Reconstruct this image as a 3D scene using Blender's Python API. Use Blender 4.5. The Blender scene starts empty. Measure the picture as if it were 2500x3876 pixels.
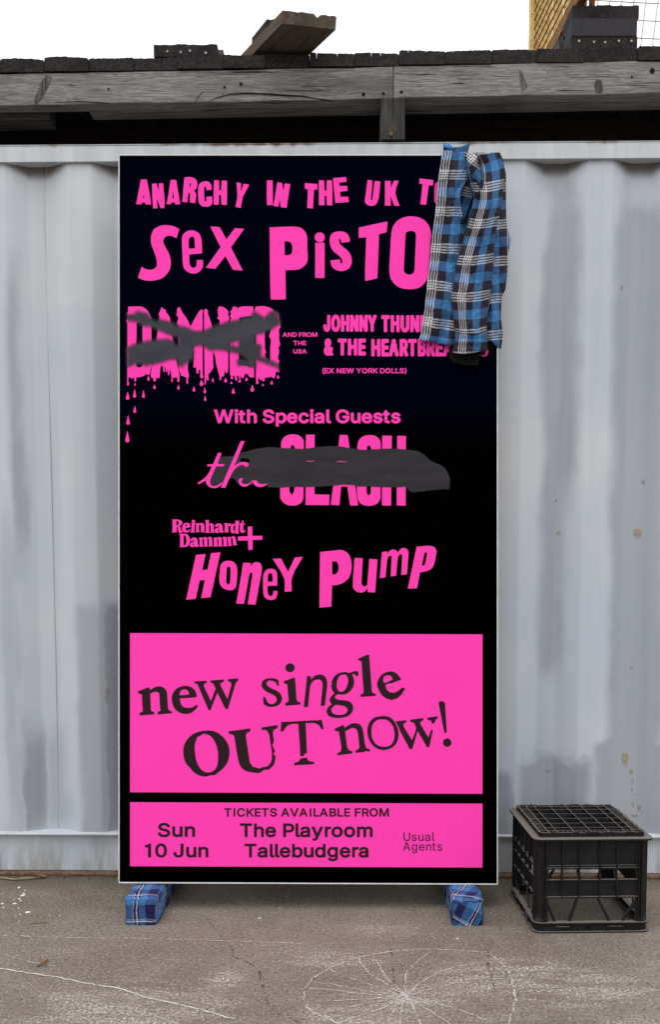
import bpy, bmesh, math, random
import numpy as np
from mathutils import Vector, Matrix
from mathutils.geometry import tessellate_polygon
S = bpy.context.scene
R = math.radians
rnd = random.Random(7)

# ---------------------------------------------------------------- camera, sky, sun, exposure
CAM_Z, PITCH, FPX, VPX = 1.188, R(4.4), 3668.8, 2368.5   # eye height, downward pitch, focal length and optical axis row in photo pixels
cam = bpy.data.cameras.new('camera'); cam_ob = bpy.data.objects.new('camera', cam); S.collection.objects.link(cam_ob)
cam.sensor_fit = 'VERTICAL'; cam.sensor_height = 36; cam.lens = FPX / 3876 * 36; cam.shift_y = (VPX - 1938) / 3876
cam.clip_start = .05; cam.clip_end = 500
cam_ob.location = (0, 0, CAM_Z); cam_ob.rotation_euler = (R(90) - PITCH, 0, 0)
S.camera = cam_ob
SUN_EL, SUN_AZ = R(68), R(205)       # azimuth clockwise from +Y: behind the camera, a little to its left
w = bpy.data.worlds.new('World'); S.world = w; w.use_nodes = True
wn = w.node_tree; bg = wn.nodes['Background']
sky = wn.nodes.new('ShaderNodeTexSky'); sky.sky_type = 'NISHITA'; sky.sun_disc = False
sky.sun_elevation = SUN_EL; sky.sun_rotation = SUN_AZ; sky.air_density = 1.0; sky.dust_density = 6.0; sky.ozone_density = 1.0; sky.altitude = 20
hs = wn.nodes.new('ShaderNodeHueSaturation'); hs.inputs['Saturation'].default_value = .22      # overcast: the blue goes out of the sky
cl = wn.nodes.new('ShaderNodeMix'); cl.data_type = 'RGBA'; cl.inputs[0].default_value = .8     # bright even cloud over most of it
tcw = wn.nodes.new('ShaderNodeTexCoord'); spw = wn.nodes.new('ShaderNodeSeparateXYZ'); wn.links.new(tcw.outputs['Generated'], spw.inputs[0])
el = wn.nodes.new('ShaderNodeMapRange'); wn.links.new(spw.outputs[2], el.inputs[0])       # overcast: three times brighter overhead than at the horizon
for i_, v_ in enumerate((0, 1, 5.8, 17.5)): el.inputs[1 + i_].default_value = v_
wn.links.new(el.outputs[0], cl.inputs[7])
wn.links.new(sky.outputs[0], hs.inputs['Color']); wn.links.new(hs.outputs[0], cl.inputs[6]); wn.links.new(cl.outputs[2], bg.inputs['Color'])
bg.inputs['Strength'].default_value = .13
sl = bpy.data.lights.new('sun', 'SUN'); sl.energy = .75; sl.angle = R(30); sl.color = (1, .96, .9)
so = bpy.data.objects.new('sun', sl); S.collection.objects.link(so); so.location = (0, -3, 8)
sd = Vector((math.sin(SUN_AZ) * math.cos(SUN_EL), math.cos(SUN_AZ) * math.cos(SUN_EL), math.sin(SUN_EL)))
so.rotation_euler = sd.to_track_quat('Z', 'Y').to_euler()
S.view_settings.view_transform = 'Standard'; S.view_settings.look = 'None'; S.view_settings.gamma = 1; S.view_settings.use_curve_mapping = False
S.view_settings.exposure = 0.12
S.cycles.denoising_prefilter = 'NONE'      # keep the fine grit of the surfaces

# ---------------------------------------------------------------- measuring: photo pixel -> point in the place
CP, SP = math.cos(PITCH), math.sin(PITCH)
def ray(u, v):
    a, b = (u - 1250) / FPX, (VPX - v) / FPX
    return Vector((a, CP + b * SP, -SP + b * CP))
def on_z(u, v, z=0.0):
    r = ray(u, v); t = (z - CAM_Z) / r.z
    return Vector((0, 0, CAM_Z)) + r * t
def on_y(u, v, y):
    r = ray(u, v); t = y / r.y
    return Vector((0, 0, CAM_Z)) + r * t

# ---------------------------------------------------------------- helpers
def tag(o, label=None, cat=None, group=None, kind=None):
    if label: o['label'] = label
    if cat: o['category'] = cat
    if group: o['group'] = group
    if kind: o['kind'] = kind
    return o
def empty(name, loc=(0, 0, 0), rot=(0, 0, 0)):
    o = bpy.data.objects.new(name, None); S.collection.objects.link(o); o.location = loc; o.rotation_euler = rot
    o.empty_display_size = .1
    return o
class MB:
    def __init__(s): s.v = []; s.f = []; s.uv = None
    def add(s, vs, fs):
        n = len(s.v); s.v += [tuple(p) for p in vs]; s.f += [tuple(i + n for i in f) for f in fs]
    def box(s, x0, x1, y0, y1, z0, z1, M=None):
        vs = [Vector((x, y, z)) for z in (z0, z1) for y in (y0, y1) for x in (x0, x1)]
        if M: vs = [M @ p for p in vs]
        s.add(vs, [(0, 2, 3, 1), (4, 5, 7, 6), (0, 1, 5, 4), (2, 6, 7, 3), (0, 4, 6, 2), (1, 3, 7, 5)])
    def prism(s, poly, a0, a1, f):
        # poly in 2D, f(p, q, a) -> xyz
        n = len(poly)
        vs = [f(p[0], p[1], a0) for p in poly] + [f(p[0], p[1], a1) for p in poly]
        tri = tessellate_polygon([[Vector((p[0], p[1], 0)) for p in poly]])
        fs = [tuple(t) for t in tri] + [tuple(i + n for i in reversed(t)) for t in tri]
        fs += [(i, (i + 1) % n, (i + 1) % n + n, i + n) for i in range(n)]
        s.add(vs, fs)
    def bar(s, p, q, w, h=None, up=(0, 0, 1)):
        p, q = Vector(p), Vector(q); d = (q - p).normalized(); up = Vector(up)
        a = d.cross(up)
        if a.length < 1e-4: a = d.cross(Vector((0, 1, 0)))
        a.normalize(); b = a.cross(d).normalized(); h = h or w
        vs = [e + a * (w / 2 * i) + b * (h / 2 * j) for e in (p, q) for i, j in ((-1, -1), (1, -1), (1, 1), (-1, 1))]
        s.add(vs, [(0, 1, 2, 3), (7, 6, 5, 4)] + [(i, i + 4, (i + 1) % 4 + 4, (i + 1) % 4) for i in range(4)])
    def tube(s, pts, r, n=8):
        pts = [Vector(p) for p in pts]; rs = r if isinstance(r, (list, tuple)) else [r] * len(pts)
        base = len(s.v)
        for i, p in enumerate(pts):
            d = (pts[min(i + 1, len(pts) - 1)] - pts[max(i - 1, 0)]).normalized()
            a = d.cross(Vector((0, 0, 1)));
            if a.length < 1e-3: a = d.cross(Vector((0, 1, 0)))
            a.normalize(); b = a.cross(d)
            for k in range(n):
                t = 2 * math.pi * k / n
                s.v.append(tuple(p + (a * math.cos(t) + b * math.sin(t)) * rs[i]))
        for i in range(len(pts) - 1):
            for k in range(n):
                s.f.append((base + i * n + k, base + i * n + (k + 1) % n, base + (i + 1) * n + (k + 1) % n, base + (i + 1) * n + k))
        s.f.append(tuple(base + k for k in range(n))[::-1]); s.f.append(tuple(base + (len(pts) - 1) * n + k for k in range(n)))
    def disc(s, c, r, h, axis='y', n=14):
        c = Vector(c); ax = {'x': (0, 1, 2), 'y': (1, 0, 2), 'z': (2, 0, 1)}[axis]
        p = Vector(c); q = Vector(c); p[ax[0]] -= h / 2; q[ax[0]] += h / 2
        s.tube([p, q], r, n)
    def build(s, name, mat, parent=None, bevel=0, smooth=False, loc=None, rot=None, fix=True):
        me = bpy.data.meshes.new(name); me.from_pydata(s.v, [], s.f)
        if fix:
            bm = bmesh.new(); bm.from_mesh(me); bmesh.ops.recalc_face_normals(bm, faces=bm.faces); bm.to_mesh(me); bm.free()
        if s.uv:
            l = me.uv_layers.new(name='UVMap')
            for lp in me.loops: l.data[lp.index].uv = s.uv[lp.vertex_index]
        me.materials.append(mat)
        if smooth:
            for p in me.polygons: p.use_smooth = True
        o = bpy.data.objects.new(name, me); S.collection.objects.link(o)
        if parent: o.parent = parent
        if loc: o.location = loc
        if rot: o.rotation_euler = rot
        if bevel:
            m = o.modifiers.new('bevel', 'BEVEL'); m.width = bevel; m.segments = 2; m.limit_method = 'ANGLE'; m.angle_limit = R(40)
        return o

# ---------------------------------------------------------------- materials
class NT:
    def __init__(s, name):
        s.m = bpy.data.materials.new(name); s.m.use_nodes = True; s.t = s.m.node_tree
        s.b = s.t.nodes['Principled BSDF']; s.out = s.t.nodes['Material Output']
    def n(s, ty, **kw):
        x = s.t.nodes.new('ShaderNode' + ty)
        for k, v in kw.items(): setattr(x, k, v)
        return x
    def put(s, sock, v):
        if hasattr(v, 'is_output'): s.t.links.new(v, sock)
        else: sock.default_value = v
    def math(s, op, a, b=0.0, c=None, clamp=False):
        x = s.n('Math', operation=op); x.use_clamp = clamp
        s.put(x.inputs[0], a); s.put(x.inputs[1], b)
        if c is not None: s.put(x.inputs[2], c)
        return x.outputs[0]
    def coord(s, kind='Object', scale=(1, 1, 1), loc=(0, 0, 0)):
        c = s.n('TexCoord'); m = s.n('Mapping'); s.t.links.new(c.outputs[kind], m.inputs[0])
        m.inputs['Scale'].default_value = scale; m.inputs['Location'].default_value = loc
        return m.outputs[0]
    def noise(s, vec, scale, detail=4, rough=.6, dist=0.0):
        x = s.n('TexNoise'); s.put(x.inputs['Vector'], vec); x.inputs['Scale'].default_value = scale
        x.inputs['Detail'].default_value = detail; x.inputs['Roughness'].default_value = rough; x.inputs['Distortion'].default_value = dist
        return x.outputs['Fac']
    def vor(s, vec, scale, feature='F1', out='Distance'):
        x = s.n('TexVoronoi', feature=feature); s.put(x.inputs['Vector'], vec); x.inputs['Scale'].default_value = scale
        return x.outputs[out]
    def smooth(s, v, a, b, lo=0.0, hi=1.0):
        x = s.n('MapRange', interpolation_type='SMOOTHSTEP'); s.put(x.inputs[0], v)
        for i, k in enumerate((a, b, lo, hi)): s.put(x.inputs[1 + i], k)
        return x.outputs[0]
    def mix(s, f, a, b, mode='MIX'):
        x = s.n('Mix', data_type='RGBA', blend_type=mode); s.put(x.inputs[0], f)
        for i, k in ((6, a), (7, b)): s.put(x.inputs[i], k if hasattr(k, 'is_output') else (tuple(k) + (1,))[:4])
        return x.outputs[2]
    def ramp(s, f, stops, interp='LINEAR'):
        x = s.n('ValToRGB'); r = x.color_ramp; r.interpolation = interp
        while len(r.elements) < len(stops): r.elements.new(1)
        for e, (p, c) in zip(r.elements, stops):
            e.position = p; e.color = (c, c, c, 1) if not hasattr(c, '__len__') else tuple(c) + (1,)
        s.put(x.inputs[0], f); return x.outputs[0]
    def sep(s, v):
        x = s.n('SeparateXYZ'); s.put(x.inputs[0], v); return x.outputs
    def bump(s, h, strength=.3, dist=.01):
        x = s.n('Bump'); s.put(x.inputs['Height'], h); x.inputs['Strength'].default_value = strength; x.inputs['Distance'].default_value = dist
        s.t.links.new(x.outputs[0], s.b.inputs['Normal'])
    def set(s, color=None, rough=.6, spec=.3, metal=0.0, alpha=None):
        if color is not None: s.put(s.b.inputs['Base Color'], color if hasattr(color, 'is_output') else (tuple(color) + (1,))[:4])
        s.put(s.b.inputs['Roughness'], rough); s.put(s.b.inputs['Specular IOR Level'], spec); s.put(s.b.inputs['Metallic'], metal)
        if alpha is not None: s.put(s.b.inputs['Alpha'], alpha)
        return s.m
# poster artwork: outlines in millimetre-like artwork units (x right, y down); each entry = origin x, y, unit, glyphs; a glyph is outer;hole;hole
ART = {
'tour_lettering': [(500,650,.25,["133,112 222,112 232,165 252,260 287,485 280,492 205,490 195,462 152,460 143,488 62,487 75,420 115,210;176,330 186,397 163,397",
"301,178 368,172 408,290 403,180 410,172 470,168 476,250 491,400 488,546 430,546 414,500 378,400 382,548 318,550 308,400",
"586,118 668,118 675,165 730,488 655,490 645,460 596,458 588,486 517,484 540,400 570,210;624,280 634,398 608,398",
"795,80 880,76 940,92 975,125 986,170 982,225 965,258 938,280 960,315 970,350 962,420 956,470 876,462 882,340 870,312 858,312 848,350 838,458 760,452 770,360 780,200;876,165 893,163 890,205 875,230 868,230",
"1115,140 1165,152 1195,185 1205,230 1202,270 1127,274 1122,230 1108,217 1092,235 1090,330 1098,430 1110,452 1125,440 1127,375 1210,368 1217,430 1205,490 1165,520 1115,526 1050,508 1015,465 1005,400 1002,240 1018,185 1060,150",
"1243,124 1315,126 1320,275 1352,278 1358,128 1438,132 1440,300 1436,498 1355,494 1348,348 1316,348 1312,494 1237,494 1236,300"]),
(880,650,.25,["64,155 130,170 128,300 172,178 252,188 248,205 190,315 155,385 150,420 126,544 45,527 72,400 75,330",
"525,126 608,126 612,200 612,500 524,500 521,300",
"682,155 754,165 772,290 795,170 876,184 862,280 822,542 735,530 716,410 698,524 620,512 640,420 668,230",
"1102,168 1290,182 1288,266 1240,264 1232,350 1222,550 1134,546 1142,350 1144,262 1096,250",
"1312,124 1388,126 1396,282 1428,282 1432,126 1508,126 1516,300 1514,504 1434,502 1428,358 1398,358 1396,502 1312,502"]),
(1260,650,.28442,["6,82 178,66 186,128 86,142 92,186 194,184 198,250 98,262 105,330 208,330 217,398 36,411 20,250",
"466,104 530,112 520,250 508,370 528,374 545,250 562,118 636,126 625,250 602,385 570,435 515,451 455,432 428,395 440,300",
"698,118 772,116 776,212 818,114 880,116 836,270 892,450 822,448 774,320 772,448 697,446",
"1160,84 1342,108 1338,178 1282,176 1265,300 1246,436 1168,428 1185,290 1198,162 1154,152",
"1375,150 1400,130 1460,125 1510,150 1530,220 1525,380 1500,430 1440,445 1390,435 1362,400 1356,300 1360,200;1435,200 1455,205 1450,370 1430,375"])],
'headline_lettering': [(500,800,.285714,["455,178 530,188 580,205 627,230 587,353 535,325 480,318 435,335 412,382 425,435 490,560 508,625 512,700 495,775 455,830 400,880 320,905 235,916 150,905 77,875 127,727 170,755 235,770 290,758 325,722 330,690 318,610 290,525 255,430 248,370 258,300 290,235 345,198 400,182",
"795,247 850,262 895,300 918,360 925,450 928,550 880,556 758,566 758,610 765,700 785,735 815,745 845,728 855,700 858,642 937,640 941,700 930,750 890,795 840,818 800,818 740,800 695,760 675,700 668,560 660,380 668,320 700,278 745,252;752,370 770,335 795,328 822,342 830,375 834,486 754,490",
"1037,196 1160,203 1252,366 1365,218 1486,228 1310,473 1468,780 1338,770 1238,588 1103,757 978,742 1174,470"]),
(980,800,.25,["165,238 350,230 560,228 640,246 700,300 730,370 735,550 742,710 730,770 680,830 600,875 530,882 402,885 405,1000 410,1325 300,1330 182,1328 175,1100 168,650;388,450 450,450 490,470 508,520 506,610 490,645 450,657 394,658",
"1000,388 994,420 976,446 952,461 924,461 895,455 870,437 853,412 848,388 853,360 870,334 895,319 924,315 952,319 976,334 994,358",
"857,470 996,470 998,700 995,1005 855,1000",
"1230,298 1300,308 1350,345 1378,405 1380,455 1255,470 1240,420 1225,405 1212,430 1225,475 1250,510 1330,575 1385,640 1408,715 1405,790 1375,850 1320,885 1245,900 1170,880 1115,835 1092,780 1088,738 1230,722 1238,775 1254,790 1270,765 1258,715 1220,670 1140,605 1095,540 1075,460 1078,400 1100,345 1150,310"]),
(1300,800,.25,["238,240 400,205 668,148 672,175 658,310 542,342 540,450 518,1005 430,1030 335,1048 332,900 350,385 240,398 234,330",
"1030,70 1140,85 1230,130 1295,205 1330,310 1320,500 1300,890 1285,990 1235,1080 1150,1150 1070,1170 950,1170 850,1145 770,1085 715,990 700,900 712,650 730,340 750,240 800,160 880,100 960,75;945,345 960,310 1000,292 1050,290 1090,310 1105,350 1095,600 1082,880 1060,930 1010,953 960,945 925,910 918,870 930,620"])],
'dripping_lettering': [(470,1140,.207792,["68,100 90,92 200,90 320,95 380,125 440,190 480,270 497,340 497,700 510,1150 480,1240 465,1320 440,1340 420,1315 330,1365 218,1385 218,1440 205,1460 190,1450 178,1390 150,1390 138,1412 118,1385 80,1382 75,1440 93,1500 75,1535 52,1525 55,1440 58,1180 55,900 58,760 58,400 35,350 60,310 65,230 48,215 70,180;225,390 245,375 320,380 333,400 335,740 340,1130 325,1185 270,1205 222,1185 215,800 225,650",
"683,97 700,120 750,150 768,200 800,240 833,300 880,640 950,1060 1000,1290 1010,1450 985,1475 970,1450 972,1385 920,1385 888,1390 885,1460 868,1472 860,1440 865,1380 840,1250 825,1250 822,1330 805,1345 795,1320 795,1240 785,1240 780,1280 760,1280 752,1190 740,1190 738,1275 718,1280 710,1190 685,1170 665,1175 650,1300 645,1380 625,1400 585,1380 575,1440 555,1460 530,1440 530,1385 500,1395 485,1350 495,1250 520,1140 580,760 640,300 640,260 625,235 645,190",
"995,100 1018,110 1060,200 1120,280 1160,345 1200,440 1215,445 1240,400 1290,310 1360,190 1400,145 1435,155 1440,190 1428,210 1430,480 1425,500 1428,820 1432,1200 1432,1330 1445,1370 1425,1400 1400,1395 1385,1370 1390,1250 1372,1235 1360,1250 1358,1300 1335,1318 1318,1300 1315,1195 1280,1205 1258,1185 1268,1150 1268,840 1265,560 1220,800 1165,1100 1160,1250 1180,1360 1165,1400 1165,1490 1150,1505 1135,1490 1135,1385 1040,1345 1020,1290 1000,1240 990,600 985,440 965,400 985,320 990,285 955,255 955,230 965,215 968,130"]),
(760,1140,.207792,["62,170 70,140 90,132 115,145 135,190 125,210 170,330 215,480 340,780 345,330 300,310 325,250 310,210 318,185 305,160 330,95 345,85 400,100 460,130 498,180 500,250 518,290 515,330 500,360 500,1200 490,1290 470,1305 450,1290 450,1250 440,1260 430,1300 425,1360 375,1370 372,1420 355,1432 342,1415 345,1370 325,1300 300,1200 280,1130 265,1000 232,900 222,1000 232,1200 220,1225 205,1250 180,1280 160,1315 138,1305 140,1380 145,1430 125,1440 110,1420 100,1370 90,1510 75,1518 70,1480 72,1380 68,1040 65,820",
"530,190 560,165 590,95 625,92 680,120 720,98 790,88 952,90 960,110 960,260 700,290 698,560 960,600 960,780 698,830 690,1165 730,1150 775,1165 820,1160 895,1190 968,1175 972,1380 915,1382 870,1350 865,1310 835,1325 815,1300 800,1340 780,1385 755,1400 735,1380 738,1350 720,1360 722,1420 735,1450 720,1475 690,1475 685,1455 710,1430 690,1350 665,1345 660,1380 670,1420 650,1440 630,1430 625,1360 600,1345 590,1360 585,1410 565,1420 550,1400 553,1350 535,1330 532,920 535,340 560,310 535,265 560,230 550,200",
"1005,95 1100,82 1220,98 1310,140 1350,180 1415,215 1448,410 1452,470 1430,500 1430,600 1432,700 1452,780 1415,840 1430,900 1410,1040 1435,1090 1415,1140 1420,1220 1438,1270 1415,1290 1395,1270 1365,1290 1360,1360 1320,1405 1305,1370 1165,1390 1165,1440 1140,1460 1122,1440 1118,1395 1115,1420 1090,1430 1072,1415 1065,1385 1050,1390 1045,1440 1058,1480 1030,1508 1010,1495 1005,1100 1005,620 1005,300 970,215;1168,320 1200,280 1250,310 1270,420 1275,520 1245,640 1275,680 1270,830 1268,1060 1240,1120 1190,1040 1165,940 1195,935 1168,850"])],
'guest_script': [(730,1630,.25974,["370,318 420,322 360,482 460,484 452,514 342,516 290,630 255,720 258,780 300,805 350,795 440,740 410,790 340,828 290,832 235,810 200,770 190,720 100,770 68,772 80,750 180,680 235,610 278,516 207,514 215,486 295,484",
"700,148 758,148 705,270 600,520 680,462 750,452 805,465 818,505 770,528 745,495 690,500 610,560 540,680 475,828 412,826 480,660 540,520",
"685,690 735,690 710,730 720,765 770,775 830,760 865,725 925,720 960,760 1010,775 1090,765 1060,795 1010,815 960,815 900,785 870,735 820,785 760,812 710,800 675,760 670,720"])],
'guest_lettering': [(1030,1620,.34416,["225,65 290,75 335,110 350,150 350,330 250,330 250,205 227,178 205,205 192,400 192,690 218,735 245,690 245,560 347,560 347,760 325,815 280,842 225,850 170,842 120,810 90,760 92,500 100,170 115,120 160,80",
"375,70 470,68 468,725 633,730 630,845 370,842",
"748,72 834,74 948,848 862,848 830,640 762,640 742,846 648,840",
"1070,74 1140,85 1185,125 1197,180 1197,330 1095,330 1090,205 1068,183 1045,205 1045,330 1195,470 1195,760 1170,815 1120,845 1060,852 990,835 950,790 938,720 938,560 1040,560 1042,710 1065,740 1090,710 1090,520 945,400 942,190 965,120 1010,85",
"1215,80 1320,80 1318,400 1378,400 1380,82 1475,84 1472,850 1375,848 1374,520 1314,520 1312,848 1212,848"])],
'support_lettering': [(630,1950,.25,["80,60 190,62 235,85 242,115 225,145 190,155 215,180 220,230 245,225 240,255 205,265 185,250 170,165 155,165 158,250 75,255 92,235 95,75;148,80 178,82 188,110 180,140 148,145",
"295,110 340,115 362,150 358,175 285,190 300,225 330,225 360,200 355,235 310,255 265,250 242,215 245,160 265,120;290,128 306,128 309,158 283,163",
"437,88 430,72 410,63 390,70 383,88 392,107 410,113 428,106","368,115 435,112 420,245 432,258 358,255 375,235 385,130",
"440,115 495,115 495,135 520,112 555,115 572,140 575,235 585,250 515,252 525,235 525,145 505,140 492,160 495,235 505,250 437,250 450,235 452,130",
"585,70 643,66 643,135 670,115 705,125 718,150 720,245 735,258 665,258 672,245 672,150 655,140 645,165 648,245 655,262 585,262 597,245 597,85",
"735,145 780,118 825,125 845,150 850,225 865,225 860,255 835,262 810,245 780,262 740,255 730,225 745,200 795,180 800,150 785,140 785,165 755,172 738,160;800,195 800,230 785,240 778,215",
"868,118 930,115 930,140 955,115 982,125 978,155 950,158 935,160 938,240 945,252 870,252 885,238 888,135",
"1045,80 1103,78 1090,255 1105,272 1050,272 1045,250 1010,272 980,255 972,200 985,145 1015,125 1045,130;1030,145 1045,155 1040,230 1022,240 1015,200 1020,160",
"1155,70 1170,75 1165,122 1193,125 1190,138 1163,140 1165,235 1190,215 1192,240 1160,265 1125,250 1115,215 1118,140 1108,135 1115,122 1140,110",
"190,278 300,278 340,310 357,360 352,420 325,460 275,475 195,475 208,455 208,300;260,300 290,310 305,380 295,440 262,455",
"365,360 405,333 450,338 470,365 475,440 488,440 480,472 455,478 430,460 400,478 362,470 352,440 370,415 415,400 418,365 405,355 405,380 380,390 365,378;418,412 418,445 402,455 398,430",
"487,338 540,330 545,350 570,325 605,330 618,350 645,322 680,325 692,350 695,445 708,462 635,465 648,450 645,355 630,345 618,365 622,450 632,465 560,467 572,452 570,360 555,350 545,370 550,455 560,470 492,470 505,455 503,355",
"708,338 765,330 768,345 790,325 825,328 838,350 870,322 900,325 915,350 918,445 928,462 855,465 865,450 865,355 850,345 838,365 840,450 848,465 780,467 790,452 788,360 775,350 768,370 772,455 780,468 708,468 722,455 720,352",
"915,330 970,320 975,340 1000,312 1035,318 1048,340 1062,435 1078,445 1005,452 1012,438 1005,350 990,335 975,355 985,440 995,455 930,462 942,448 930,350",
"1232,165 1300,165 1303,308 1455,306 1453,365 1306,370 1308,515 1242,520 1238,375 1086,378 1085,318 1234,312"])],
'cutout_lettering': [(690,2050,.307143,["170,158 288,147 246,346 312,340 355,138 472,127 348,680 234,692 278,468 216,474 165,700 48,712",
"560,231 620,240 660,275 678,330 670,510 660,555 625,590 580,593 520,578 480,545 460,490 468,310 490,260 520,238;570,296 595,320 597,380 590,500 565,527 540,500 548,330",
"752,254 848,260 845,300 880,258 920,247 960,258 980,300 975,390 905,772 808,766 868,400 865,380 850,374 832,390 820,440 762,762 666,757 730,400",
"1090,328 1140,340 1168,380 1172,440 1170,538 1052,540 1055,630 1075,665 1105,665 1122,640 1125,603 1175,604 1172,650 1150,695 1110,714 1050,705 1010,670 1000,610 1000,420 1020,365 1050,338;1056,430 1065,390 1085,380 1108,392 1116,430 1116,490 1056,490",
"1117,208 1218,202 1306,368 1390,190 1488,183 1352,445 1352,606 1264,614 1260,458"]),
(1190,2050,.307143,["74,122 240,106 340,100 405,130 445,190 460,260 455,370 420,450 360,500 300,525 220,535 212,796 65,808 68,500;222,240 265,237 290,260 302,310 292,365 265,395 222,400",
"500,195 600,202 582,500 595,540 625,547 655,530 682,208 782,215 752,622 660,616 658,565 630,605 575,622 520,608 485,570 476,520",
"836,124 902,116 904,138 940,103 985,94 1015,105 1033,130 1070,85 1115,73 1150,90 1165,135 1144,396 1074,406 1088,170 1075,147 1045,160 1030,200 1012,414 944,424 958,180 940,165 910,185 900,230 880,434 810,444",
"1265,58 1430,48 1485,65 1512,110 1480,270 1455,320 1400,355 1308,372 1268,570 1156,574;1362,130 1380,127 1396,140 1372,265 1355,290 1327,290"])],
'announcement_lettering': [(500,2500,.324675,["65,355 195,305 205,312 205,340 270,305 330,296 380,320 408,370 420,560 440,578 466,590 466,610 298,624 296,598 335,575 325,540 318,390 300,362 265,360 212,378 220,580 260,600 262,622 90,636 86,606 125,590 118,480 115,395 70,375",
"620,290 690,305 740,355 755,415 745,424 557,437 575,510 610,540 680,545 715,535 750,508 770,530 735,570 690,605 630,618 560,605 500,560 470,490 463,420 485,360 540,310;553,400 560,360 590,332 630,332 660,365 662,393",
"724,238 872,230 872,252 838,270 840,300 920,466 975,322 945,265 913,248 912,228 1072,216 1072,240 1030,262 1035,290 1112,443 1160,280 1150,248 1118,235 1116,212 1240,204 1240,228 1210,255 1118,562 1090,562 995,370 915,574 892,574 775,300 760,272 725,258"]),
(970,2460,.194805,["280,540 360,545 435,575 442,690 412,695 385,630 340,600 270,585 215,605 200,640 225,690 300,740 400,785 470,840 503,920 490,1000 430,1065 340,1095 230,1090 145,1045 132,908 180,905 215,990 260,1035 320,1042 380,1010 402,960 380,900 310,855 200,800 130,740 103,670 125,600 190,555",
"751,337 742,375 715,405 680,421 640,421 600,402 577,370 569,337 578,300 605,268 640,253 680,253 715,268 742,300",
"537,600 590,580 690,545 752,523 765,640 785,950 810,992 862,1010 866,1052 570,1076 565,1025 615,1000 632,970 620,830 610,700 605,660 545,640",
"988,502 1066,500 1065,572 1120,510 1200,475 1290,475 1350,520 1383,610 1370,800 1335,1075 1255,1080 1295,680 1280,600 1230,562 1160,570 1100,610 1055,690 1035,850 1010,1100 926,1100 955,850"]),
(1220,2440,.220779,["370,462 420,465 455,478 540,452 590,440 622,460 628,510 605,538 580,520 545,495 515,500 550,600 545,680 500,770 420,835 340,848 265,846 220,880 225,910 270,935 420,950 500,990 535,1060 520,1140 450,1210 340,1247 210,1247 110,1210 72,1140 100,1070 165,1015 125,950 140,900 210,825 165,750 155,690 170,670 158,640 200,550 270,490;370,503 410,510 440,560 445,640 420,720 380,780 325,803 280,785 252,720 255,640 275,570 310,525;240,1025 330,1035 400,1055 442,1110 410,1165 330,1195 240,1192 180,1165 155,1115 180,1065",
"612,238 680,205 790,160 808,165 855,790 875,825 922,832 926,870 657,890 655,850 710,825 712,790 690,480 675,275 625,258",
"1180,450 1260,475 1320,530 1362,590 1180,660 1150,655 1085,690 1110,760 1160,805 1220,815 1290,795 1380,722 1425,748 1370,840 1290,910 1190,938 1100,912 1020,850 960,740 945,660 965,590 1010,520 1080,475;1045,610 1060,540 1120,515 1180,525 1215,590 1150,620 1075,655"]),
(680,2700,.357143,["275,178 380,190 470,255 520,340 530,420 510,510 450,590 415,618 380,645 330,652 280,665 200,650 155,622 130,600 118,580 70,530 40,430 45,340 90,260 160,205;255,210 320,230 370,290 400,370 408,480 390,570 350,610 295,622 240,600 190,530 165,430 162,330 185,250",
"520,185 748,155 750,188 715,200 702,235 745,510 775,560 815,570 850,580 880,565 920,560 965,520 980,440 965,320 945,210 920,172 870,170 870,145 1040,118 1040,150 1000,170 990,200 1000,290 985,335 1015,400 995,425 1020,450 1000,540 940,595 900,590 850,625 780,622 690,600 640,545 615,450 580,240 560,220 522,212",
"1078,86 1190,82 1280,76 1465,68 1508,62 1530,160 1508,166 1470,115 1420,98 1338,100 1352,418 1325,425 1320,445 1280,452 1275,330 1258,105 1180,110 1130,140 1100,186 1072,188",
"1352,462 1355,480 1375,500 1428,510 1426,535 1215,546 1215,520 1260,505 1282,474"]),
(1230,2630,.324675,["112,395 150,375 222,343 232,380 300,335 370,325 420,350 445,400 468,560 485,615 530,630 528,655 470,650 460,660 362,673 360,645 400,620 405,590 385,430 365,390 320,378 238,420 262,600 280,640 322,652 325,678 150,700 146,675 185,655 195,610 165,422 115,410",
"690,240 750,252 810,300 850,380 862,450 850,530 800,600 730,632 670,637 600,615 540,560 505,480 497,400 520,320 570,265 640,245;680,280 740,295 790,350 812,420 812,500 780,570 720,598 660,597 600,570 555,500 545,420 560,340 610,290",
"826,303 955,290 955,312 920,330 925,370 1018,522 1065,385 1045,325 998,305 998,283 1152,265 1152,290 1115,310 1120,340 1210,490 1245,395 1265,400 1222,600 1195,608 1085,418 1022,625 995,632 880,420 866,380",
"1250,330 1245,300 1198,283 1198,260 1320,244 1320,268 1295,290 1278,330",
"1328,88 1345,72 1380,68 1405,92 1425,430 1415,440 1398,438 1375,330",
"1479,551 1470,580 1450,597 1425,600 1400,590 1383,568 1381,545 1392,520 1412,505 1437,502 1460,513 1474,530"])],
}
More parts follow.
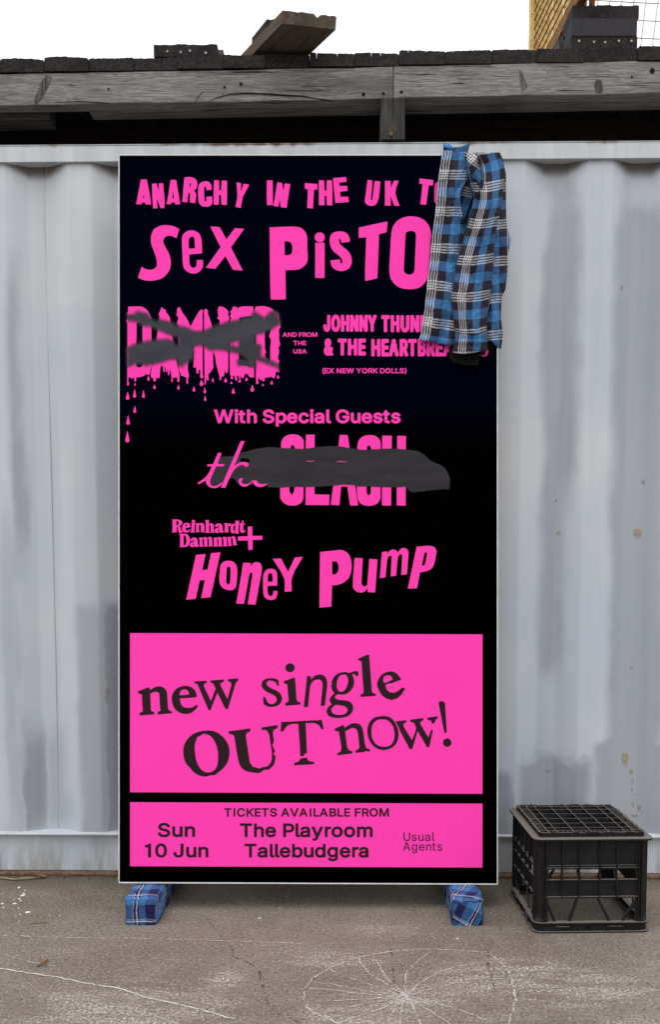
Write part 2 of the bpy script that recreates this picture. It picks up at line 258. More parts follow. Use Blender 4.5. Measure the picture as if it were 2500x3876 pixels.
# falling drops: centre x, top, bottom, half width (origin 465,1400, unit .3961)
DROPS = "245,52,100,12 116,118,150,8 303,135,180,12 532,138,186,13 680,153,204,13 752,90,150,18 784,163,220,12 787,243,293,11 861,70,113,10 983,72,115,15 1038,106,133,10 1056,168,225,14 1183,66,103,13 1238,142,205,17 1340,125,152,8 1424,96,138,12 1485,43,80,11 1487,0,20,10 46,206,282,17 112,181,262,15 197,190,264,13 114,340,407,14 50,430,522,17 43,582,690,20"
SPRAY = {
'crossed': [(470,1140,.207792,"58,240 120,235 190,232 212,185 260,178 340,195 430,230 490,310 590,370 650,322 750,355 850,375 960,440 1060,450 1190,490 1260,540 1440,535 1525,500 1615,460 1735,420 1825,390 1895,370 1975,350 2085,340 2185,290 2295,290 2345,220 2395,180 2475,250 2555,300 2645,210 2715,170 2810,215 2843,410 2775,440 2675,510 2595,540 2495,585 2400,610 2400,770 2475,790 2495,850 2490,990 2595,1040 2695,1080 2815,1150 2815,1230 2775,1200 2635,1150 2495,1090 2400,1080 2400,1210 2365,1190 2290,1190 2215,1160 2095,1165 2060,1100 2085,1055 2155,1050 2235,1080 2225,1030 2095,960 1995,920 1895,915 1785,885 1685,880 1605,895 1545,880 1455,800 1330,810 1268,840 1265,1020 1200,1060 1150,1110 1060,1180 1000,1170 960,1070 940,1050 850,1050 700,1100 590,1130 430,1160 300,1150 215,1130 58,1190 55,900 60,830 220,770 340,740 440,720 580,700 700,685 780,685 890,720 920,790 970,800 995,750 990,640 890,640 880,630 700,550 600,510 490,460 340,440 220,370 58,345;1930,770 2090,705 2090,830 1930,800")],
'blotted': [(730,1630,.25974,"390,378 480,372 600,362 700,310 800,300 830,282 960,255 1100,235 1290,245 1430,253 1630,262 1800,236 1960,218 2130,222 2295,250 2480,275 2640,265 2900,255 3000,258 3110,270 3190,282 3280,290 3370,345 3470,435 3600,492 3690,552 3730,642 3755,712 3745,852 3660,847 3510,857 3360,877 3210,892 3140,862 3110,812 2950,820 2790,818 2560,808 2410,808 2350,790 2206,780 2060,795 1820,812 1620,815 1410,812 1275,828 1270,822 1100,820 1060,795 900,775 830,790 670,780 640,740 600,690 550,690 530,680 480,760 440,742 380,790 300,800 262,770 250,730 270,640 340,510;700,392 760,398 830,410 822,460 740,452 690,462")],
}
LINES = {
'origin_lettering': [(1064,1242,.1,["1055,145 1093,147 1118,157 1140,175 1157,210 1158,245 1147,280 1128,302 1093,318 1045,318 1012,303 990,278 980,250 982,208 997,177 1020,157;1018,237 1022,255 1032,272 1052,283 1078,285 1095,280 1113,262 1118,247 1118,218 1110,198 1095,185 1060,180 1040,187 1027,200", "133,147 168,150 235,302 233,317 198,317 180,275 117,275 98,317 62,315 62,302 123,158;130,242 167,242 148,198", "267,147 300,148 380,255 382,153 388,147 418,150 420,312 417,317 380,317 302,210 300,312 293,318 262,315 260,153", "452,147 543,150 570,162 588,178 603,210 605,242 600,265 577,298 533,317 452,318 447,315 445,153;563,245 565,220 560,203 550,192 525,182 483,182 483,283 523,283 542,278 557,267", "692,147 805,147 812,153 812,175 805,182 725,182 725,217 797,217 803,223 803,245 797,252 725,252 725,312 718,318 692,318 685,312 685,153", "835,147 923,148 958,167 970,190 970,217 960,237 942,253 975,302 973,317 937,317 900,258 868,258 865,317 830,315 828,153;928,212 930,193 925,187 913,182 868,182 868,223 913,223 923,220", "1188,147 1230,150 1280,263 1332,150 1377,148 1380,153 1378,315 1347,318 1340,312 1340,225 1298,315 1268,318 1220,223 1220,312 1213,318 1185,317 1182,312 1182,153"]),
(1105,1274,.1,["67,145 208,145 215,152 215,173 208,180 157,180 157,310 150,317 125,317 118,310 118,180 63,178 60,152", "245,145 277,148 278,212 357,212 358,148 363,145 395,148 397,310 393,315 358,313 357,247 278,247 277,313 272,317 240,313 238,152", "427,145 547,148 548,173 542,180 460,180 460,213 537,213 543,220 543,240 537,247 460,247 460,283 543,283 550,290 547,315 427,317 422,313 420,152"]),
(1104,1306,.1,["303,138 335,138 358,145 383,165 390,180 390,190 383,197 357,197 345,178 325,172 298,175 287,185 288,195 300,202 347,212 373,223 392,247 392,272 383,288 348,310 315,313 278,307 255,292 243,270 243,258 250,252 277,252 287,270 308,278 337,277 353,263 352,253 345,248 293,237 267,225 248,202 248,178 257,162 270,150", "73,140 100,140 107,147 107,253 117,270 133,277 162,277 183,263 187,147 193,140 225,143 227,262 220,278 203,297 175,310 128,312 98,302 80,287 67,255 67,147", "473,140 503,140 510,145 578,298 575,308 540,308 522,267 457,267 438,308 402,307 403,290 465,148;472,233 507,233 490,190"])],
'act_lettering': [(1219,1176,.1,["510,138 545,138 580,148 607,165 643,205 663,240 683,293 695,342 703,422 700,550 685,627 667,678 642,723 607,760 580,777 545,787 510,787 472,775 448,760 410,718 390,682 370,625 352,512 355,378 368,307 383,260 417,198 448,165 475,148;472,473 483,573 510,630 522,638 533,638 543,632 570,578 582,510 580,398 562,323 545,295 532,287 518,288 510,295 487,342 475,402", "238,145 298,148 315,162 323,182 323,618 307,697 280,743 257,767 232,780 205,787 178,787 130,768 105,745 85,713 65,648 60,545 68,525 90,510 145,508 165,517 177,530 182,545 183,608 193,638 202,602 202,182 210,162 223,150", "763,145 818,147 832,153 845,170 848,383 923,383 923,182 932,162 945,150 960,145 1010,145 1030,153 1043,170 1047,182 1047,743 1038,763 1022,777 960,780 940,772 927,755 923,528 848,528 848,743 840,763 827,775 812,780 763,780 743,772 730,755 727,743 727,182 735,162 748,150", "1107,145 1162,145 1177,150 1190,162 1270,388 1272,182 1277,167 1302,147 1355,145 1375,153 1388,170 1392,182 1392,743 1383,763 1367,777 1300,780 1285,775 1272,763 1193,542 1192,743 1187,758 1162,778 1107,780 1087,772 1073,755 1070,743 1070,182 1078,162 1092,150", "1452,145 1508,145 1523,150 1537,162 1615,385 1617,182 1625,162 1642,148 1653,145 1713,148 1730,162 1737,182 1745,162 1767,147 1827,145 1842,150 1862,172 1907,312 1955,170 1968,153 1988,145 2043,145 2058,150 2072,162 2080,182 2078,200 1968,518 1968,743 1963,758 1952,772 1932,780 1883,780 1863,772 1850,755 1847,517 1740,203 1738,743 1733,758 1722,772 1702,780 1647,780 1632,775 1617,762 1538,543 1538,743 1533,758 1522,772 1502,780 1452,780 1437,775 1423,763 1415,743 1415,182 1423,162 1437,150"]),
(1437,1177,.1,["2677,138 2708,138 2742,147 2772,163 2795,185 2827,235 2845,310 2840,352 2828,365 2808,373 2757,373 2737,365 2723,348 2715,303 2702,287 2677,288 2663,312 2662,345 2673,372 2762,417 2812,462 2835,503 2848,553 2847,647 2833,693 2818,725 2803,747 2760,783 2702,800 2663,798 2635,790 2602,772 2582,753 2548,700 2533,648 2528,608 2532,580 2550,560 2565,555 2618,555 2638,563 2650,577 2658,623 2672,647 2683,652 2707,648 2723,620 2727,587 2717,560 2698,547 2628,513 2577,468 2552,425 2538,372 2540,292 2565,217 2585,188 2612,163 2642,147", "105,145 362,145 382,153 393,167 398,182 398,255 390,275 377,287 362,292 297,292 297,753 288,773 275,785 260,790 197,787 180,773 172,753 172,292 105,292 85,283 72,267 70,175 85,153", "468,145 527,147 540,153 553,170 557,388 645,388 645,182 653,162 667,150 682,145 733,145 753,153 767,170 770,182 770,753 762,773 745,787 682,790 662,782 648,765 645,533 557,533 557,753 548,773 535,785 520,790 468,790 448,782 435,765 432,753 432,182 440,162 453,150", "838,145 902,148 918,162 927,182 927,572 940,625 948,638 963,648 980,648 997,635 1010,605 1015,577 1020,170 1033,153 1047,147 1103,145 1123,153 1135,167 1140,182 1140,593 1132,643 1115,695 1087,742 1043,780 993,798 937,795 905,783 880,767 840,720 810,642 802,575 802,182 810,162 823,150", "1210,145 1268,145 1283,150 1297,162 1388,407 1390,182 1395,167 1420,147 1478,145 1498,153 1512,170 1515,182 1515,753 1507,773 1490,787 1418,790 1403,785 1390,773 1300,532 1298,753 1293,768 1268,788 1210,790 1190,782 1177,765 1173,753 1173,182 1182,162 1195,150", "1583,145 1722,147 1777,167 1813,198 1845,243 1858,272 1878,342 1888,423 1888,510 1880,583 1865,642 1843,693 1817,732 1780,765 1720,788 1583,790 1563,782 1552,768 1547,753 1547,182 1555,162 1568,150;1763,495 1762,403 1745,335 1733,313 1715,297 1672,292 1672,643 1707,642 1720,635 1735,618 1755,570", "1945,145 2155,145 2175,153 2188,170 2192,255 2187,270 2175,283 2155,292 2033,292 2033,392 2145,392 2165,400 2180,422 2182,500 2177,515 2165,528 2145,537 2033,537 2033,643 2157,643 2177,652 2188,665 2193,680 2193,753 2185,773 2168,787 1945,790 1925,782 1912,765 1908,753 1908,182 1917,162 1930,150", "2252,145 2380,145 2422,153 2458,175 2477,193 2503,238 2522,308 2522,412 2502,485 2468,533 2535,738 2530,768 2510,787 2440,790 2425,785 2412,773 2347,572 2342,572 2342,753 2337,768 2312,788 2252,790 2232,782 2218,765 2215,753 2215,182 2223,162 2237,150;2397,380 2398,340 2388,300 2375,292 2342,292 2342,425 2385,422 2395,403"]),
(1220,1266,.1,["205,138 253,142 292,162 320,193 342,245 348,305 340,360 325,400 285,458 293,470 303,460 318,455 368,455 388,463 402,480 405,492 402,560 382,648 422,723 425,747 417,767 395,782 328,783 313,778 300,765 272,780 237,790 198,790 170,782 140,765 115,742 93,710 77,668 68,623 70,555 87,500 112,457 128,438 98,348 97,277 102,248 115,210 132,183 165,153;195,615 198,630 210,647 222,648 233,642 200,573 195,582", "632,143 902,143 922,152 937,173 938,252 930,272 917,283 902,288 830,288 830,747 822,767 800,782 733,782 720,775 705,753 703,288 632,288 612,280 598,263 597,173 612,152", "1013,143 1073,145 1087,152 1100,168 1103,383 1202,383 1202,180 1207,165 1218,152 1238,143 1292,143 1312,152 1325,168 1328,180 1328,747 1320,767 1303,780 1238,783 1218,775 1205,758 1202,530 1103,530 1103,747 1095,767 1082,778 1067,783 1013,783 993,775 980,758 977,747 977,180 985,160 998,148", "1403,143 1623,143 1643,152 1657,168 1660,252 1655,267 1643,280 1623,288 1493,288 1493,387 1612,387 1632,395 1647,417 1648,497 1643,512 1632,525 1612,533 1493,533 1493,637 1627,637 1647,645 1658,658 1663,673 1663,747 1655,767 1638,780 1403,783 1383,775 1370,758 1367,747 1367,180 1375,160 1388,148"]),
(1400,1267,.1,["4328,140 4357,142 4395,153 4420,168 4445,193 4475,243 4492,312 4492,342 4487,357 4475,370 4455,378 4403,378 4383,370 4370,353 4362,310 4345,290 4322,292 4307,317 4305,353 4315,377 4338,393 4407,425 4443,455 4477,502 4495,562 4495,650 4470,730 4447,765 4413,793 4387,807 4350,815 4307,813 4270,802 4243,785 4218,760 4190,712 4172,635 4173,597 4188,575 4208,567 4262,567 4282,575 4293,588 4302,637 4315,660 4345,665 4362,652 4368,637 4372,592 4363,572 4347,558 4273,523 4228,487 4197,438 4185,403 4180,365 4183,292 4208,220 4228,192 4255,167 4285,150", "102,148 162,150 175,157 188,173 192,397 283,397 283,185 292,165 305,153 320,148 372,148 392,157 405,173 408,185 408,768 400,788 383,802 320,805 300,797 287,780 283,543 192,543 192,768 183,788 170,800 155,805 102,805 82,797 68,780 65,768 65,185 73,165 87,153", "480,148 695,148 715,157 728,173 732,260 727,275 715,288 695,297 570,297 570,400 683,400 703,408 715,422 720,437 720,510 715,525 703,538 683,547 570,547 570,657 708,660 730,682 733,732 852,177 867,157 887,148 945,148 960,153 975,167 985,193 1105,755 1102,780 1088,797 1068,805 1013,805 998,800 985,788 975,763 952,645 882,645 855,778 840,797 827,803 758,803 737,788 732,775 717,797 697,805 480,805 465,800 452,788 443,768 443,185 452,165 465,153", "1177,148 1308,148 1348,157 1383,177 1405,198 1430,240 1450,318 1450,415 1432,488 1415,520 1397,540 1397,548 1463,753 1458,783 1438,802 1368,805 1353,800 1338,787 1273,582 1265,582 1265,768 1260,783 1235,803 1177,805 1157,797 1143,780 1140,768 1140,185 1148,165 1162,153;1325,370 1323,328 1312,300 1265,297 1265,435 1305,433 1315,427 1323,405", "1492,148 1753,148 1773,157 1785,170 1790,185 1790,260 1782,280 1768,292 1753,297 1685,297 1685,768 1677,788 1663,800 1648,805 1585,802 1568,788 1560,768 1560,297 1492,297 1472,288 1458,272 1457,178 1472,157", "1862,148 2002,148 2047,162 2087,195 2118,257 2130,322 2128,382 2120,420 2098,463 2123,500 2138,548 2143,595 2140,657 2128,705 2108,745 2078,777 2033,800 2002,805 1862,805 1842,797 1827,775 1825,185 1833,165 1847,153;2003,362 2005,330 1995,298 1950,297 1950,400 1990,398 2002,378;2017,623 2018,595 2005,553 1995,545 1950,545 1950,657 2003,655 2015,638", "2200,148 2332,148 2372,157 2407,177 2430,200 2455,243 2473,315 2473,418 2453,493 2440,518 2420,540 2420,547 2487,753 2482,783 2462,802 2392,805 2377,800 2363,788 2297,582 2288,582 2288,768 2283,783 2258,803 2200,805 2180,797 2167,780 2163,768 2163,185 2172,165 2185,153;2348,377 2347,325 2337,302 2328,297 2288,297 2288,435 2335,430 2345,413", "2533,148 2748,148 2768,157 2782,173 2785,260 2780,275 2768,288 2748,297 2622,297 2622,400 2737,400 2757,408 2768,422 2773,437 2773,510 2768,525 2757,538 2737,547 2622,547 2622,657 2762,660 2783,682 2787,730 2905,175 2920,157 2940,148 2998,148 3013,153 3028,167 3037,187 3158,757 3155,780 3142,797 3122,805 3067,805 3052,800 3038,788 3027,757 3005,645 2935,645 2908,777 2893,797 2880,803 2812,803 2790,788 2785,775 2770,797 2750,805 2533,805 2518,800 2505,788 2497,768 2497,185 2505,165 2518,153", "3228,148 3288,150 3313,170 3318,185 3318,315 3388,183 3408,157 3428,148 3493,148 3513,157 3527,173 3530,185 3527,208 3400,440 3528,748 3527,780 3505,802 3433,805 3418,800 3405,788 3320,585 3318,768 3313,783 3288,803 3228,805 3208,797 3195,780 3192,768 3192,185 3200,165 3213,153", "3575,148 3788,148 3808,157 3822,173 3825,260 3820,275 3808,288 3788,297 3663,297 3663,400 3778,400 3798,408 3813,430 3815,510 3810,525 3798,538 3778,547 3663,547 3663,657 3792,657 3812,665 3823,678 3828,693 3828,768 3820,788 3803,802 3575,805 3555,797 3542,780 3538,768 3538,185 3547,165 3560,153", "3888,148 4020,148 4062,157 4095,177 4120,202 4142,238 4162,312 4162,422 4143,490 4108,545 4177,757 4172,783 4152,802 4080,805 4065,800 4052,788 3985,582 3978,582 3978,768 3973,783 3948,803 3888,805 3868,797 3855,780 3852,768 3852,185 3860,165 3873,153;4037,382 4037,335 4027,303 4017,297 3978,297 3978,435 4022,432 4035,408"])],
'former_band_lettering': [(1215,1378,.1,["105,130 135,130 140,135 140,145 117,193 105,252 110,292 140,357 135,370 100,368 78,330 63,277 63,235 72,193 90,148", "3180,130 3215,132 3237,173 3250,222 3252,277 3247,302 3225,353 3212,370 3180,370 3175,365 3203,297 3210,258 3198,193 3175,145", "1653,138 1698,142 1725,153 1750,177 1765,208 1767,260 1753,297 1730,322 1688,338 1642,338 1603,323 1578,298 1563,258 1565,212 1582,175 1608,152;1723,245 1723,222 1715,202 1695,183 1673,177 1648,178 1630,187 1613,205 1607,227 1607,252 1617,278 1633,293 1658,302 1673,302 1700,292 1717,273", "2530,138 2568,140 2600,152 2627,175 2643,213 2643,265 2632,295 2610,320 2567,338 2520,338 2483,325 2455,297 2442,262 2443,208 2462,172 2500,145;2483,247 2490,272 2508,292 2535,302 2558,300 2580,290 2593,275 2602,252 2600,218 2578,187 2550,177 2527,178 2503,190 2490,207", "3062,138 3095,140 3123,150 3142,165 3152,190 3147,203 3113,203 3100,183 3067,175 3050,178 3033,192 3035,203 3047,212 3110,227 3132,237 3147,250 3153,263 3153,295 3145,312 3127,328 3088,340 3052,340 3023,333 2995,313 2985,293 2985,277 2990,272 3023,272 3040,297 3067,303 3097,298 3110,287 3112,277 3102,267 3020,243 2997,225 2990,210 2990,185 2998,167 3028,145", "153,142 293,143 295,173 290,178 192,178 192,220 283,220 288,225 288,252 283,257 192,257 192,300 292,300 297,305 295,335 150,335 148,147", "312,142 353,143 400,205 450,143 493,143 493,158 428,237 497,318 497,335 453,335 402,268 348,335 305,335 305,318 373,238 308,158 307,147", "608,142 652,143 743,268 745,147 750,142 787,143 787,335 740,335 648,208 648,332 643,337 605,335 603,147", "822,142 962,143 963,173 958,178 860,178 860,220 952,220 957,225 957,252 952,257 860,257 860,300 960,300 965,305 963,335 818,335 817,147", "975,142 1012,143 1050,270 1090,143 1137,145 1173,268 1213,143 1255,143 1257,155 1198,333 1152,335 1112,213 1073,335 1028,335 970,158 970,147", "1348,142 1390,143 1442,218 1495,143 1538,143 1537,162 1463,260 1462,335 1422,335 1420,258 1345,158 1343,147", "1802,142 1900,142 1920,147 1947,165 1958,192 1957,225 1948,242 1925,262 1963,318 1963,335 1920,335 1877,267 1840,267 1838,335 1798,335 1797,147;1913,208 1913,193 1902,182 1840,178 1840,230 1897,228 1912,218", "1985,142 2018,142 2023,147 2023,220 2105,143 2153,143 2153,158 2077,228 2155,320 2155,335 2110,335 2045,257 2023,275 2022,335 1982,335 1980,147", "2250,142 2353,143 2382,153 2410,177 2425,208 2427,260 2418,287 2398,313 2373,328 2350,335 2247,335 2245,147;2383,247 2380,212 2362,188 2332,178 2288,178 2288,300 2330,300 2360,290 2377,273", "2680,142 2713,142 2718,147 2718,300 2810,300 2815,305 2813,335 2677,335 2675,147", "2838,142 2872,142 2877,147 2877,300 2970,300 2975,305 2973,335 2835,335 2833,147"])],
'guest_heading': [(804,1534,.1,["902,132 923,132 953,142 973,160 982,177 983,203 975,225 960,242 935,253 913,257 885,252 855,230 845,210 843,187 852,162 873,142", "3760,132 3790,133 3813,143 3828,157 3838,175 3840,203 3832,225 3817,242 3798,252 3770,257 3738,250 3710,227 3703,213 3700,190 3710,160 3730,142", "2125,138 2178,142 2217,150 2278,178 2322,222 2340,265 2343,288 2338,307 2327,315 2242,315 2230,307 2223,282 2210,263 2188,250 2148,242 2112,242 2075,250 2053,263 2042,278 2042,307 2068,328 2118,345 2225,370 2287,398 2328,437 2345,470 2350,497 2348,540 2340,567 2318,602 2293,627 2265,645 2223,662 2157,673 2068,668 1992,643 1940,600 1918,562 1908,520 1913,498 1925,490 2012,490 2023,498 2035,535 2050,550 2078,563 2120,570 2160,568 2193,560 2217,547 2228,533 2235,507 2222,487 2173,465 2078,443 2008,418 1970,395 1948,373 1927,330 1923,277 1928,257 1943,223 1972,190 2033,155 2078,143", "4932,138 4978,140 5035,152 5098,182 5140,217 5167,252 5190,317 5185,333 5173,342 5087,342 5073,332 5057,297 5030,268 4987,248 4947,243 4885,253 4845,278 4823,303 4808,332 4798,372 4797,423 4802,458 4815,493 4843,530 4868,548 4910,563 4977,565 5017,553 5053,525 5073,485 5073,482 4962,482 4947,477 4937,457 4937,403 4947,383 4962,378 5168,378 5183,383 5192,395 5193,470 5187,512 5168,558 5145,592 5103,628 5070,647 5018,663 4958,672 4910,670 4848,657 4800,635 4772,615 4732,575 4702,522 4688,485 4680,430 4680,382 4688,327 4717,258 4742,223 4780,188 4833,158 4870,147", "85,145 155,145 175,155 273,478 365,172 377,150 392,145 472,145 492,155 588,480 687,155 707,145 778,145 793,150 802,162 802,180 650,655 630,665 550,665 530,655 430,342 333,653 312,665 232,665 217,660 202,628 62,182 65,155", "1340,145 1405,145 1425,155 1430,170 1430,285 1457,272 1497,262 1565,263 1622,283 1640,297 1667,328 1680,358 1688,408 1688,640 1678,660 1663,665 1598,665 1578,655 1573,640 1573,408 1563,383 1545,368 1527,362 1475,365 1450,378 1437,395 1430,415 1430,640 1425,655 1405,665 1340,665 1320,655 1315,640 1315,170 1320,155", "4343,145 4408,145 4423,150 4432,162 4433,563 4477,567 4488,575 4505,637 4500,652 4487,662 4413,667 4378,658 4345,637 4323,598 4318,563 4318,170 4323,155", "1073,180 1137,180 1152,185 1162,205 1162,265 1228,267 1243,282 1245,338 1240,353 1220,363 1162,363 1163,563 1170,568 1218,565 1238,575 1255,638 1250,653 1235,663 1208,668 1157,668 1122,660 1087,642 1068,623 1057,602 1048,568 1048,363 1010,363 990,353 985,338 985,290 990,275 1002,267 1048,265 1050,197 1058,185", "6547,180 6612,180 6627,185 6637,205 6637,265 6703,267 6718,282 6720,338 6715,353 6695,363 6637,363 6638,563 6645,568 6693,565 6713,575 6728,638 6723,653 6710,663 6683,668 6630,668 6592,658 6563,643 6542,622 6530,598 6522,557 6522,363 6485,363 6465,353 6460,338 6460,290 6465,275 6477,267 6522,265 6523,197 6532,185", "2595,260 2645,262 2700,277 2737,298 2775,338 2797,380 2810,438 2810,492 2798,547 2783,580 2760,613 2733,637 2695,658 2642,672 2592,672 2553,663 2518,645 2518,772 2513,787 2493,797 2420,795 2408,787 2403,772 2405,282 2413,270 2428,265 2490,265 2505,270 2517,290 2548,270;2693,472 2692,430 2678,397 2660,377 2635,363 2595,360 2565,367 2537,390 2525,410 2517,442 2517,488 2522,510 2540,547 2573,568 2632,570 2660,555 2685,522 2693,492", "3018,260 3090,267 3120,277 3158,298 3187,323 3203,347 3228,415 3232,483 3227,498 3215,507 2943,508 2950,530 2967,550 2987,563 3015,572 3038,573 3080,567 3107,547 3122,523 3137,518 3207,532 3218,540 3223,555 3222,570 3203,603 3183,625 3135,655 3078,670 3005,672 2978,667 2933,652 2902,633 2870,603 2853,580 2837,547 2825,498 2823,458 2830,408 2842,375 2863,337 2900,300 2945,275;2945,412 3110,410 3095,385 3080,372 3055,362 3020,360 2998,363 2975,375 2958,390", "3458,260 3530,267 3595,293 3640,337 3660,382 3655,400 3643,408 3572,423 3552,413 3542,390 3520,370 3497,362 3460,360 3422,372 3392,403 3380,438 3380,497 3392,530 3413,555 3432,567 3470,573 3510,567 3542,543 3558,512 3573,507 3645,522 3660,537 3660,555 3647,585 3612,627 3560,657 3498,672 3442,672 3415,667 3372,652 3340,633 3312,607 3290,577 3275,545 3263,487 3263,447 3273,393 3307,332 3342,298 3370,282 3412,267", "4047,260 4102,262 4160,277 4200,302 4215,317 4233,348 4243,400 4243,640 4238,655 4227,663 4155,665 4140,660 4130,645 4102,662 4060,672 4013,673 3983,668 3923,645 3898,623 3878,593 3868,558 3872,508 3885,477 3912,450 3940,435 3982,422 4128,402 4122,377 4107,365 4088,360 4047,360 4018,368 3995,387 3982,407 3967,412 3900,397 3885,387 3880,368 3887,348 3905,322 3928,300 3975,275;4127,520 4128,498 4020,513 3985,532 3983,552 3997,565 4015,572 4068,572 4108,553 4123,535", "5848,260 5882,260 5927,268 5987,297 6020,327 6035,348 6058,413 6062,483 6057,498 6045,507 5775,508 5778,525 5795,548 5817,563 5845,572 5890,572 5915,565 5935,550 5952,523 5967,518 6038,532 6050,540 6055,555 6050,575 6035,602 6012,627 5962,657 5910,670 5837,672 5802,665 5760,650 5732,633 5705,608 5682,577 5667,545 5655,495 5655,438 5662,405 5677,365 5698,332 5730,300 5762,282 5802,267;5777,412 5940,412 5940,408 5928,388 5908,370 5887,362 5850,360 5823,365 5803,377 5785,395", "6257,260 6335,265 6390,287 6428,322 6450,370 6438,393 6375,408 6350,403 6337,380 6323,367 6307,360 6258,358 6235,367 6223,377 6223,392 6238,402 6362,430 6407,450 6438,478 6455,513 6458,537 6455,568 6435,610 6397,643 6367,658 6320,670 6222,668 6193,662 6152,642 6110,598 6095,555 6100,538 6115,528 6175,517 6197,522 6213,553 6247,572 6302,572 6327,563 6340,552 6338,535 6325,527 6210,502 6157,478 6127,452 6110,417 6107,398 6110,358 6130,318 6160,292 6185,278", "6933,260 7012,265 7058,282 7082,297 7107,323 7127,368 7125,382 7117,393 7052,408 7028,403 7003,368 6975,358 6928,360 6900,378 6902,393 6920,403 7033,428 7075,445 7117,480 7128,502 7135,553 7127,585 7113,608 7080,640 7043,658 6998,670 6925,672 6858,657 6822,637 6795,610 6783,592 6773,560 6775,545 6783,533 6852,517 6875,522 6888,550 6905,565 6925,572 6980,572 7003,563 7017,552 7017,537 7002,527 6887,502 6837,480 6802,448 6787,415 6783,390 6787,360 6808,317 6837,292 6858,280 6888,268", "882,265 953,267 965,275 970,290 970,640 965,655 945,665 873,663 862,655 857,640 857,290 862,275", "3738,265 3812,267 3823,275 3828,290 3828,640 3823,655 3803,665 3730,663 3718,655 3713,640 3713,290 3718,275", "5273,265 5338,265 5353,270 5362,282 5363,525 5382,555 5415,568 5447,568 5470,562 5492,545 5503,525 5507,290 5512,275 5532,265 5595,265 5615,275 5620,290 5620,640 5610,660 5595,665 5533,665 5518,660 5507,642 5457,665 5422,670 5383,668 5345,660 5313,645 5278,613 5258,577 5248,525 5248,290 5253,275"])],
